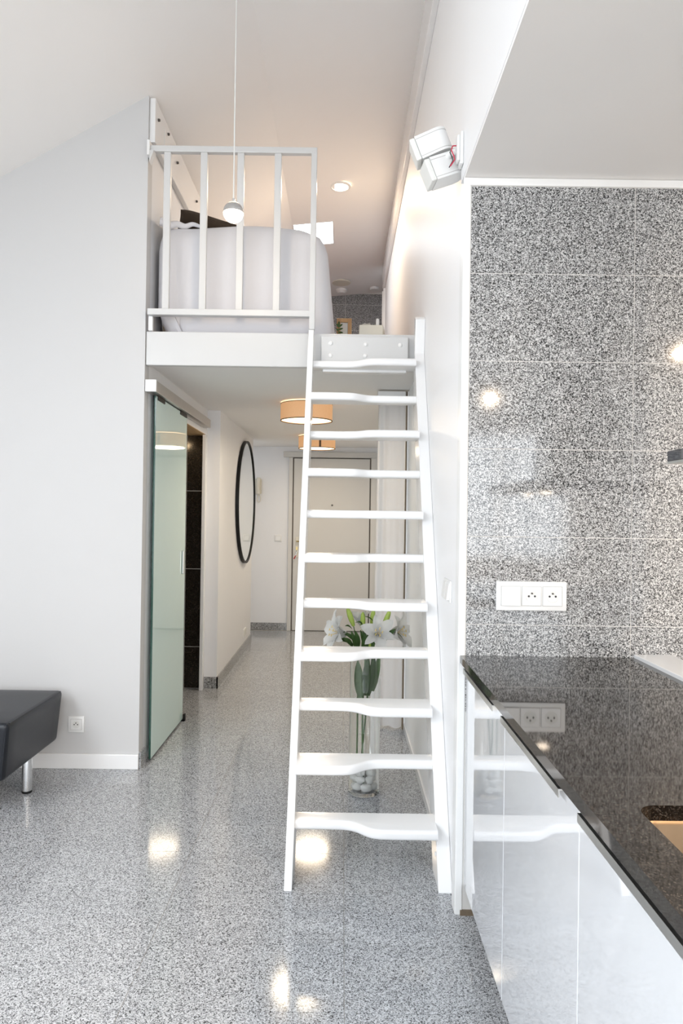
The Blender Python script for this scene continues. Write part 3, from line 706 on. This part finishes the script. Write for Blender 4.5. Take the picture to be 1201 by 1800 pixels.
obj('lid', lathe([(0, 0.10), (0.0135, 0.10), (0.012, 0.112), (0.005, 0.122), (0, 0.124)], (0.226, 4.22, ZS), 20), 'paper', jr, True)
sg = thing('green_sprig', (-0.045, 4.16, ZS), 'small dark green sprig beside the oak picture frame', 'plant')
obj('stem', tube([(-0.040, 4.16, ZS), (-0.040, 4.16, 2.45), (-0.036, 4.16, 2.49)], 0.002, 6), 'leaf_green', sg)
def leaf_bm(base, tip, width, normal, bend=0.0, n=6, thick=0.0012):
    base, tip, nrm = Vector(base), Vector(tip), Vector(normal).normalized()
    d_ = tip - base; side = d_.cross(nrm).normalized()
    bm = bmesh.new(); rows = []
    for i in range(n + 1):
        t = i / n; wd = width * math.sin(math.pi * min(1, t * 0.92 + 0.06)) ** 0.8 * 0.5 + 0.0006
        c = base + d_ * t + nrm * bend * math.sin(math.pi * t)
        rows.append([bm.verts.new(c - side * wd + nrm * wd * 0.25), bm.verts.new(c), bm.verts.new(c + side * wd + nrm * wd * 0.25)])
    for a, b in zip(rows, rows[1:]):
        for k in range(2): bm.faces.new((a[k], a[k + 1], b[k + 1], b[k]))
    bmesh.ops.solidify(bm, geom=list(bm.faces), thickness=thick)
    return bm
for k, (dx, dz, z) in enumerate(((0.022, 0.018, 2.48), (-0.014, 0.02, 2.48), (0.026, 0.008, 2.465), (-0.016, 0.008, 2.46), (0.026, -0.004, 2.45), (0.002, 0.03, 2.485), (0.022, -0.012, 2.44))):
    obj('leaf', leaf_bm((-0.038, 4.16, z), (-0.038 + dx, 4.155, z + dz), 0.011, (0, -1, 0.2)), 'leaf_green', sg)

# ------------------------------------------------------------------ curtain at the right of the hall
ct = thing('hall_curtain', (0.3, 4.46, 0), 'long white fabric curtain hanging from ceiling to floor beyond the ladder', 'curtain')
def curtain():
    bm = bmesh.new(); nx, nz = 56, 30
    g = []
    for i in range(nx + 1):
        u = i / nx; col = []
        for j in range(nz + 1):
            v = j / nz
            x = 0.222 + 0.172 * u - 0.018 * (1 - v) * (1 - u)
            fold = 0.020 * math.sin(u * 17 + 0.4) * math.exp(-u * 4.0) + 0.0015 * math.sin(u * 24) 
            y = 4.45 + fold * (1.0 + 0.4 * (1 - v)) + 0.004 * math.sin(v * 7 + u * 3)
            z = 0.012 + 2.085 * v
            if v < 0.06: y -= 0.018 * math.sin(u * 9 + 1.0) * (0.06 - v) / 0.06; z += 0.006 * math.sin(u * 13) * (0.06 - v) / 0.06
            col.append(bm.verts.new((x, y, z)))
        g.append(col)
    for i in range(nx):
        for j in range(nz): bm.faces.new((g[i][j], g[i + 1][j], g[i + 1][j + 1], g[i][j + 1]))
    bmesh.ops.solidify(bm, geom=list(bm.faces), thickness=0.003)
    return bm
obj('fabric', curtain(), 'curtain_fabric', ct, True)
obj('header', boxes((0.215, 0.392, 4.425, 4.475, 2.095, 2.150), bev=0.004), 'curtain_fabric', ct)
obj('gap_shade_strip', box(0.3965, 0.405, 4.435, 4.455, 0.0, 2.15), 'plinth_brown', ct)  # dark strip standing in for the shaded gap between curtain and wall
obj('side_strip', box(0.4052, 0.414, 4.43, 4.46, 0.0, 2.15), 'white_gloss', ct)

# ------------------------------------------------------------------ glass vase with lilies
vx, vy = 0.123, 3.43
vz = thing('glass_vase', (vx, vy, 0), 'tall clear glass cylinder vase standing on the floor behind the ladder', 'vase')
obj('glass', lathe([(0, 0.0), (0.073, 0.0), (0.077, 0.006), (0.077, 0.70), (0.0745, 0.702), (0.0725, 0.70), (0.0725, 0.018), (0, 0.016)], (vx, vy, 0), 48), 'clear_glass', vz, True)
def pebble(c, r, s):
    bm = bmesh.new(); bmesh.ops.create_icosphere(bm, subdivisions=3, radius=1.0)
    rr = random.Random(s)
    ph_ = [rr.uniform(0, 6) for _ in range(6)]
    for v in bm.verts:
        q = v.co.copy()
        k = 1 + 0.10 * math.sin(3 * q.x + ph_[0]) + 0.08 * math.sin(4 * q.y + ph_[1]) + 0.08 * math.sin(3.5 * q.z + ph_[2])
        v.co = Vector((q.x * r[0], q.y * r[1], q.z * r[2])) * k
    bm.transform(Matrix.Translation(Vector(c)) @ Matrix.Rotation(ph_[3], 4, 'Z') @ Matrix.Rotation(ph_[4] * 0.1, 4, 'X'))
    return bm
ps = 0
for lay, (n, rad, z) in enumerate(((5, 0.040, 0.040), (5, 0.039, 0.077), (4, 0.037, 0.113))):
    for k in range(n):
        a = 2 * math.pi * k / n + lay * 0.5
        ps += 1
        tag(obj('pebble', pebble((vx + rad * math.cos(a), vy + rad * math.sin(a), z), (0.029, 0.022, 0.0195), ps), 'pebble_white', None, True),
            'smooth white pebble in the bottom of the glass vase', 'pebble', 'white pebbles in the glass vase')

def petal_bm(c, axis, ang, length, width, curl):
    """a recurved lily petal leaving centre c round the given axis"""
    ax = Vector(axis).normalized()
    a = Vector((0, 0, 1)) if abs(ax.z) < 0.9 else Vector((1, 0, 0))
    u = (a - ax * a.dot(ax)).normalized(); v = ax.cross(u)
    rad = u * math.cos(ang) + v * math.sin(ang); side = ax.cross(rad)
    bm = bmesh.new(); rows = []; n = 10
    p = Vector(c); th = math.radians(18)
    for i in range(n + 1):
        t = i / n
        w_ = width * 0.5 * (math.sin(math.pi * min(1.0, 0.10 + t * 0.9)) ** 0.7) + 0.0008
        dirv = ax * math.cos(th) + rad * math.sin(th); nrm = rad * math.cos(th) - ax * math.sin(th)
        ruf = 0.003 * math.sin(t * 17 + ang * 3)
        rows.append([bm.verts.new(p - side * w_ - nrm * (w_ * 0.25 + ruf)), bm.verts.new(p - side * w_ * 0.5 - nrm * w_ * 0.02), bm.verts.new(p + nrm * 0.0), bm.verts.new(p + side * w_ * 0.5 - nrm * w_ * 0.02), bm.verts.new(p + side * w_ - nrm * (w_ * 0.25 - ruf))])
        p = p + dirv * (length / n); th += math.radians(curl / n)
    for r0, r1 in zip(rows, rows[1:]):
        for k in range(4): bm.faces.new((r0[k], r0[k + 1], r1[k + 1], r1[k]))
    bmesh.ops.solidify(bm, geom=list(bm.faces), thickness=0.0012)
    return bm
def bez(p0, p1, p2, n=12):
    p0, p1, p2 = Vector(p0), Vector(p1), Vector(p2)
    return [p0 * (1 - t) ** 2 + p1 * 2 * t * (1 - t) + p2 * t * t for t in [k / n for k in range(n + 1)]]
def blossom(parent, c, axis, size, spin, curl=95):
    bl = obj('blossom', lathe([(0.003, -0.012), (0.006, 0.0), (0.004, 0.010), (0, 0.012)], c, 10), 'leaf_pale', parent, True)
    for k in range(6):
        inner = k % 2
        obj('petal', petal_bm(c, axis, spin + k * math.pi / 3, size * (1.0 if inner else 0.96), size * (0.50 if inner else 0.36), curl + 6 * math.sin(k * 2.1)), 'petal_white', bl, True)
    ax = Vector(axis).normalized(); a = Vector((0.3, 0.2, 1)); u = (a - ax * a.dot(ax)).normalized(); v = ax.cross(u)
    for k in range(5):
        an = k * 1.2566; e = Vector(c) + ax * size * 0.52 + (u * math.cos(an) + v * math.sin(an)) * size * 0.15
        obj('stamen', join(tube([c, Vector(c) + ax * size * 0.25, e], 0.0009, 5), tube([e - u * 0.006, e + u * 0.006], 0.0022, 6)), 'stamen', bl)
def bud(parent, base, tip, r):
    base, tip = Vector(base), Vector(tip); n = 9
    pts = [base + (tip - base) * k / n for k in range(n + 1)]
    rs = [r * (0.25 + 0.75 * math.sin(math.pi * (0.12 + 0.78 * k / n)) ** 0.9) * (1 if k < n else 0.4) for k in range(n + 1)]
    obj('bud', tube(pts, rs, 10), 'bud_green', parent, True)

def lily(label, foot, mid, top, blooms, buds, leaves):
    t = thing('lily_stem', foot, label, 'flower', 'white lilies in the glass vase')
    pts = bez(foot, mid, top, 16)
    obj('stem', tube(pts, 0.0042, 8), 'leaf_green', t, True)
    for (c, axis, size, spin, curl) in blooms:
        obj('flower_stalk', tube(bez(top, (Vector(top) + Vector(c)) / 2 + Vector((0, 0, 0.01)), c, 8), 0.0026, 6), 'leaf_green', t, True)
        blossom(t, c, axis, size, spin, curl)
    for (b0, b1, r) in buds:
        obj('flower_stalk', tube(bez(top, (Vector(top) + Vector(b0)) / 2 + Vector((0, 0, -0.008)), b0, 8), 0.0024, 6), 'leaf_green', t, True)
        bud(t, b0, b1, r)
    for (l0, l1, w_, nrm, bend, mt_) in leaves:
        obj('leaf', leaf_bm(l0, l1, w_, nrm, bend, 8), mt_, t, True)
    return t
Y0 = vy
lily('left lily stem in the vase with a large open white bloom facing left',
     (vx - 0.035, Y0 - 0.008, 0.03), (0.09, Y0, 0.38), (0.085, Y0 - 0.01, 0.72),
     [((0.022, Y0 - 0.03, 0.775), (-0.80, -0.35, 0.22), 0.150, 0.3, 95)],
     [((0.062, Y0 - 0.02, 0.815), (0.030, Y0 - 0.03, 0.905), 0.0135)],
     [((0.07, Y0 - 0.03, 0.72), (-0.04, Y0 - 0.06, 0.745), 0.026, (0, -0.6, 1), 0.02, 'leaf_green'),
      ((0.075, Y0 - 0.03, 0.70), (0.05, Y0 - 0.05, 0.795), 0.022, (0.3, -1, 0.1), 0.012, 'leaf_green'),
      ((0.082, Y0 - 0.02, 0.735), (0.010, Y0 - 0.04, 0.79), 0.018, (0.2, -1, 0.3), 0.015, 'leaf_green'),
      ((0.088, Y0 - 0.035, 0.71), (0.066, Y0 - 0.06, 0.80), 0.024, (0.4, -1, 0.1), 0.012, 'leaf_green'),
      ((0.060, Y0 - 0.035, 0.715), (0.012, Y0 - 0.07, 0.765), 0.024, (0.4, -1, 0.5), 0.012, 'leaf_green'),
      ((0.055, Y0 - 0.02, 0.80), (0.020, Y0 - 0.03, 0.815), 0.012, (0.0, -0.6, 1), 0.01, 'leaf_green'),
      ((0.10, Y0 - 0.03, 0.46), (0.085, Y0 - 0.04, 0.65), 0.045, (0, -1, 0.1), 0.01, 'leaf_pale')])
lily('middle lily stem in the vase with upright yellow-green buds and dark leaves',
     (vx + 0.0, Y0 - 0.03, 0.03), (0.10, Y0 - 0.01, 0.38), (0.128, Y0, 0.73),
     [((0.10, Y0 + 0.04, 0.81), (-0.1, 0.3, 0.9), 0.10, 0.9, 70)],
     [((0.108, Y0 - 0.02, 0.795), (0.106, Y0 - 0.03, 0.885), 0.0125), ((0.150, Y0 - 0.01, 0.82), (0.160, Y0 - 0.02, 0.90), 0.012), ((0.142, Y0 - 0.04, 0.715), (0.146, Y0 - 0.05, 0.785), 0.012)],
     [((0.12, Y0 - 0.03, 0.70), (0.095, Y0 - 0.05, 0.80), 0.022, (0.3, -1, 0.1), 0.012, 'leaf_green'),
      ((0.125, Y0 - 0.03, 0.70), (0.143, Y0 - 0.05, 0.80), 0.024, (-0.2, -1, 0.1), 0.012, 'leaf_green'),
      ((0.115, Y0 - 0.03, 0.78), (0.070, Y0 - 0.05, 0.835), 0.016, (0.2, -0.5, 1), 0.03, 'leaf_green'),
      ((0.125, Y0 - 0.03, 0.80), (0.152, Y0 - 0.05, 0.765), 0.018, (0.4, -1, 0.5), 0.025, 'leaf_green'),
      ((0.10, Y0 - 0.01, 0.855), (0.165, Y0 - 0.04, 0.835), 0.008, (0, -0.4, 1), 0.016, 'leaf_green'),
      ((0.108, Y0 - 0.035, 0.70), (0.118, Y0 - 0.06, 0.79), 0.026, (0.1, -1, 0.1), 0.012, 'leaf_green'),
      ((0.150, Y0 - 0.035, 0.70), (0.170, Y0 - 0.06, 0.79), 0.024, (-0.3, -1, 0.1), 0.012, 'leaf_green'),
      ((0.14, Y0 - 0.03, 0.48), (0.165, Y0 - 0.05, 0.67), 0.036, (-0.2, -1, 0.1), 0.012, 'leaf_green'),
      ((0.125, Y0 - 0.03, 0.48), (0.135, Y0 - 0.05, 0.67), 0.04, (-0.2, -1, 0.1), 0.012, 'leaf_green')])
lily('right lily stem in the vase with two open white blooms and a bud',
     (vx - 0.02, Y0 + 0.02, 0.03), (0.12, Y0 + 0.01, 0.36), (0.165, Y0 + 0.01, 0.72),
     [((0.185, Y0 - 0.03, 0.775), (-0.05, -0.9, 0.35), 0.12, 0.2, 95), ((0.245, Y0 + 0.005, 0.775), (0.82, -0.42, 0.22), 0.145, 0.6, 90)],
     [((0.205, Y0 - 0.02, 0.80), (0.238, Y0 - 0.03, 0.895), 0.0135)],
     [((0.205, Y0 - 0.05, 0.745), (0.262, Y0 - 0.07, 0.81), 0.026, (-0.3, -1, 0.4), 0.01, 'leaf_green'),
      ((0.19, Y0 - 0.03, 0.72), (0.20, Y0 - 0.05, 0.79), 0.02, (0.2, -1, 0.1), 0.01, 'leaf_green'),
      ((0.245, Y0 - 0.03, 0.79), (0.305, Y0 - 0.05, 0.755), 0.008, (0.2, -0.2, 1), 0.012, 'leaf_green'),
      ((0.16, Y0 - 0.02, 0.50), (0.19, Y0 - 0.04, 0.68), 0.036, (-0.2, -1, 0.1), 0.012, 'leaf_pale')])

# ------------------------------------------------------------------ leather daybed on the left
sf = thing('leather_daybed', (-2.2, 3.3, 0), 'black leather daybed on chrome legs against the left wall', 'sofa')
def daybed():
    bm = box(-3.0, -1.435, 3.02, 3.62, 0.172, 0.43)
    bmesh.ops.subdivide_edges(bm, edges=list(bm.edges), cuts=5, use_grid_fill=True)
    for v in bm.verts:
        q = v.co
        u = (q.x + 2.2175) / 0.7825; t = (q.y - 3.32) / 0.30
        if q.z > 0.42: q.z += 0.012 * (1 - u ** 6) * (1 - t ** 6)
        # slight inward batter towards the base
        k = (q.z - 0.172) / 0.258
        if abs(u) > 0.99: q.x -= math.copysign(0.022 * (1 - k), u)
        if abs(t) > 0.99: q.y -= math.copysign(0.012 * (1 - k), t)
    es = [e for e in bm.edges if len(e.link_faces) == 2 and e.calc_face_angle() > 0.8]
    bmesh.ops.bevel(bm, geom=es, offset=0.022, segments=4, profile=0.5, affect='EDGES')
    return bm
up = obj('upholstery', daybed(), 'leather', sf, True)
obj('piping', tube([(-1.442, 3.045, 0.425), (-1.440, 3.25, 0.4265), (-1.440, 3.45, 0.4265), (-1.443, 3.60, 0.425)], 0.0035, 6), 'leather', up, True)
obj('piping', tube([(-2.98, 3.03, 0.425), (-2.0, 3.025, 0.4265), (-1.445, 3.03, 0.425)], 0.0035, 6), 'leather', up, True)
obj('piping', tube([(-1.446, 3.03, 0.425), (-1.455, 3.026, 0.30), (-1.466, 3.032, 0.185)], 0.0035, 6), 'leather', up, True)
for (x, y) in ((-1.50, 3.36), (-2.93, 3.36), (-2.93, 3.1), (-1.9, 3.10)):
    lg = obj('leg', lathe([(0.0, 0.012), (0.0235, 0.012), (0.0235, 0.19), (0, 0.19)], (x, y, 0), 32), 'chrome', sf, True)
    obj('foot_pad', lathe([(0, 0), (0.022, 0), (0.024, 0.004), (0.024, 0.012), (0, 0.012)], (x, y, 0), 24), 'black_metal', lg)

# ------------------------------------------------------------------ kitchen units
XD = 0.430
ys = [2.388, 1.815, 1.245, 0.655, 0.055, -0.545]
names = ['white gloss kitchen unit that meets the granite wall', 'second white gloss kitchen unit from the granite wall', 'white gloss kitchen unit under the sink', 'white gloss kitchen unit just past the sink', 'white gloss kitchen unit nearest the living room']
hsp = [(2.357, 1.898), (1.798, 1.317), (1.211, 0.735), (0.60, 0.12), (0.0, -0.48)]
for i in range(5):
    y1, y0 = ys[i], ys[i + 1]
    t = thing('kitchen_unit', (0.72, (y0 + y1) / 2, 0), names[i], 'cabinet', 'white gloss units under the worktop')
    if i in (2,):
        obj('carcass', boxes((XD + 0.02, 0.985, y0 + 0.001, y1 - 0.001, 0.10, 0.62)), 'white_plastic', t)
    else:
        obj('carcass', box(XD + 0.02, 0.985, y0 + 0.001, y1 - 0.001, 0.10, 0.852), 'white_plastic', t)
    dr = obj('door', box(XD, XD + 0.019, y0 + 0.0015, y1 - 0.0015, 0.10, 0.848, 0.0015), 'white_lacquer', t)
    ha, hb = hsp[i]
    obj('handle', boxes((XD - 0.016, XD, hb, ha, 0.839, 0.842), (XD - 0.016, XD - 0.0135, hb, ha, 0.826, 0.839)), 'steel_handle', dr)
    obj('plinth', box(0.485, 0.50, y0, y1, 0.0, 0.10), 'plinth_brown', t)

# worktop with a cut-out for the sink
SX0, SX1, SY0, SY1 = 0.486, 0.92, 0.672, 1.150
wt = thing('worktop', (0.7, 0.9, 0.857), 'polished black granite worktop with a sink cut-out', 'worktop')
def worktop():
    bm = bmesh.new()
    rc = 0.035
    out = [(0.408, -0.56), (1.0, -0.56), (1.0, YK - 0.0105), (0.408, YK - 0.0105)]
    hole = []
    for (cx, cy, a0) in ((SX1 - rc, SY1 - rc, 0), (SX0 + rc, SY1 - rc, 90), (SX0 + rc, SY0 + rc, 180), (SX1 - rc, SY0 + rc, 270)):
        for k in range(9):
            a = math.radians(a0 + 90 * k / 8); hole.append((cx + rc * math.cos(a), cy + rc * math.sin(a)))
    for z in (0.882, 0.857):
        vo = [bm.verts.new((x, y, z)) for x, y in out]; vh = [bm.verts.new((x, y, z)) for x, y in hole]
        eo = [bm.edges.new((vo[i], vo[(i + 1) % 4])) for i in range(4)]; eh = [bm.edges.new((vh[i], vh[(i + 1) % len(vh)])) for i in range(len(vh))]
        bmesh.ops.triangle_fill(bm, use_beauty=True, use_dissolve=False, edges=eo + eh)
        if z > 0.87: to, th_ = vo, vh
        else:
            for i in range(4): bm.faces.new((to[i], to[(i + 1) % 4], vo[(i + 1) % 4], vo[i]))
            for i in range(len(vh)): bm.faces.new((th_[i], vh[i], vh[(i + 1) % len(vh)], th_[(i + 1) % len(vh)]))
    bmesh.ops.recalc_face_normals(bm, faces=bm.faces)
    return bm
obj('slab', worktop(), 'granite_worktop', wt)
lb = tag(obj('ledge_board', box(1.0005, 1.128, -0.56, YK - 0.0105, 0.0, 0.894, 0.002), 'white_gloss'), 'white ledge board along the back edge of the black worktop', 'ledge')

sk = thing('sink', (0.7, 0.9, 0.66), 'brushed steel undermount sink in the black worktop', 'sink')
def sink():
    bm = bmesh.new()
    def ring(ins, z, rc):
        pts = []
        for (cx, cy, a0) in ((SX1 - ins - rc, SY1 - ins - rc, 0), (SX0 + ins + rc, SY1 - ins - rc, 90), (SX0 + ins + rc, SY0 + ins + rc, 180), (SX1 - ins - rc, SY0 + ins + rc, 270)):
            for k in range(9):
                a = math.radians(a0 + 90 * k / 8); pts.append(bm.verts.new((cx + rc * math.cos(a), cy + rc * math.sin(a), z)))
        return pts
    rs = [ring(-0.012, 0.856, 0.045), ring(0.0, 0.8555, 0.035), ring(0.004, 0.85, 0.035), ring(0.012, 0.70, 0.05), ring(0.03, 0.672, 0.05), ring(0.06, 0.665, 0.05)]
    for a, b in zip(rs, rs[1:]):
        for k in range(36): bm.faces.new((a[k], a[(k + 1) % 36], b[(k + 1) % 36], b[k]))
    bm.faces.new(rs[-1])
    bmesh.ops.recalc_face_normals(bm, faces=bm.faces)
    bmesh.ops.solidify(bm, geom=list(bm.faces), thickness=-0.0015)
    return bm
obj('bowl', sink(), 'steel_sink', sk, True)
obj('drain', lathe([(0, 0.669), (0.03, 0.669), (0.042, 0.668), (0.044, 0.666)], (0.70, 0.88, 0), 28), 'chrome', sk, True)

# extractor hood over the peninsula, only its far corner in view
hd = thing('extractor_hood', (1.1, 1.35, 1.47), 'black glass extractor hood with a steel rim at the right edge', 'extractor hood')
obj('glass_panel', box(0.79, 1.42, 0.95, 1.70, 1.494, 1.520, 0.002), 'black_glass', hd)
obj('steel_rim', box(0.79, 1.42, 0.95, 1.70, 1.4885, 1.494), 'steel_handle', hd)
obj('filter_panel', box(0.84, 1.37, 1.0, 1.65, 1.478, 1.4885), 'aluminium', hd)
for yy in (1.18, 1.50):
    obj('hood_lamp', lathe([(0, 1.4765), (0.03, 1.4765), (0.032, 1.479)], (0.95, yy, 0), 20), 'spot_glow', hd)
    d = bpy.data.lights.new('hood_light', 'AREA'); d.shape = 'DISK'; d.size = 0.05; d.energy = 0.9; d.color = (1.0, 0.84, 0.66)
    o = bpy.data.objects.new('hood_light', d); C.objects.link(o); o.location = (0.95, yy, 1.474)
obj('chimney', box(0.98, 1.24, 1.20, 1.46, 1.52, ZK - 0.002), 'aluminium', hd)

# ------------------------------------------------------------------ twin cube loudspeaker on the right wall
sk_ = thing('wall_loudspeaker', (0.31, 2.50, 2.53), 'white twin-cube loudspeaker tilted on a wall bracket above the granite wall', 'loudspeaker')
Uax = Vector((-0.375, 0.0, 0.927)).normalized()
F0 = Vector((-0.97, 0.12, 0.0)); F0 = (F0 - Uax * F0.dot(Uax)).normalized()
def cube_part(center, spin, name):
    q = Matrix.Rotation(spin, 3, Uax); F = q @ F0; S = Uax.cross(F)
    hw, hh, fr = 0.042, 0.0415, 0.062
    def poly(fa, n=10):
        p = [(fa, -hw), (fa, hw)]
        for k in range(n + 1):
            a = math.radians(90 + 180 * k / n); p.append((-0.030 + 0.042 * math.cos(a), hw * math.sin(a)))
        return p
    c = Vector(center)
    def mk(fa, u0, u1, shrink=1.0):
        return prism([c + F * a * (1 if a > 0 else shrink) + S * b * shrink + Uax * u0 for a, b in poly(fa)], Uax * (u1 - u0))
    body = obj(name, mk(0.046, -hh, hh), 'white_plastic', sk_, True)
    g = prism([c + F * 0.0465 + S * a + Uax * b for a, b in ((-hw * 0.98, -hh * 0.98), (hw * 0.98, -hh * 0.98), (hw * 0.98, hh * 0.98), (-hw * 0.98, hh * 0.98))], F * 0.020)
    bmesh.ops.bevel(g, geom=list(g.edges), offset=0.004, segments=2, profile=0.5, affect='EDGES')
    obj('front_grille', g, 'paper', body)
    for du in (-0.8, 0.72):
        obj('groove', mk(0.0455, hh * du, hh * du + 0.0018, 1.006), 'grout', body)
    return body
cc = Vector((0.322, 2.50, 2.640))
cube_part(cc + Uax * 0.043 + Vector((-0.008, 0, 0)), 0.02, 'upper_cube')
cube_part(cc - Uax * 0.043 + Vector((0.004, 0, -0.002)), 0.26, 'lower_cube')
XP = 0.402
obj('wall_plate', join(box(XP - 0.012, XP, 2.40, 2.448, 2.575, 2.69, 0.005), box(XP - 0.022, XP - 0.012, 2.407, 2.442, 2.59, 2.68, 0.004)), 'white_plastic', sk_, True)
obj('bracket_arm', tube([(XP - 0.02, 2.43, 2.635), (XP - 0.04, 2.45, 2.632), (0.350, 2.49, 2.63)], [0.011, 0.011, 0.013], 12), 'white_plastic', sk_, True)
obj('speaker_wire', tube([(XP - 0.018, 2.43, 2.652), (XP - 0.035, 2.425, 2.648), (XP - 0.041, 2.42, 2.632), (XP - 0.032, 2.42, 2.612), (XP - 0.028, 2.42, 2.598), (XP - 0.040, 2.44, 2.585)], 0.0022, 8), 'wire_red', sk_, True)
obj('speaker_wire', tube([(XP - 0.018, 2.44, 2.645), (XP - 0.040, 2.435, 2.638), (XP - 0.044, 2.43, 2.628), (XP - 0.037, 2.43, 2.612), (XP - 0.033, 2.43, 2.600), (XP - 0.043, 2.45, 2.585)], 0.0018, 8), 'wire_black', sk_, True)

# drop the helper property
for o in bpy.data.objects:
    if '_o' in o: del o['_o']
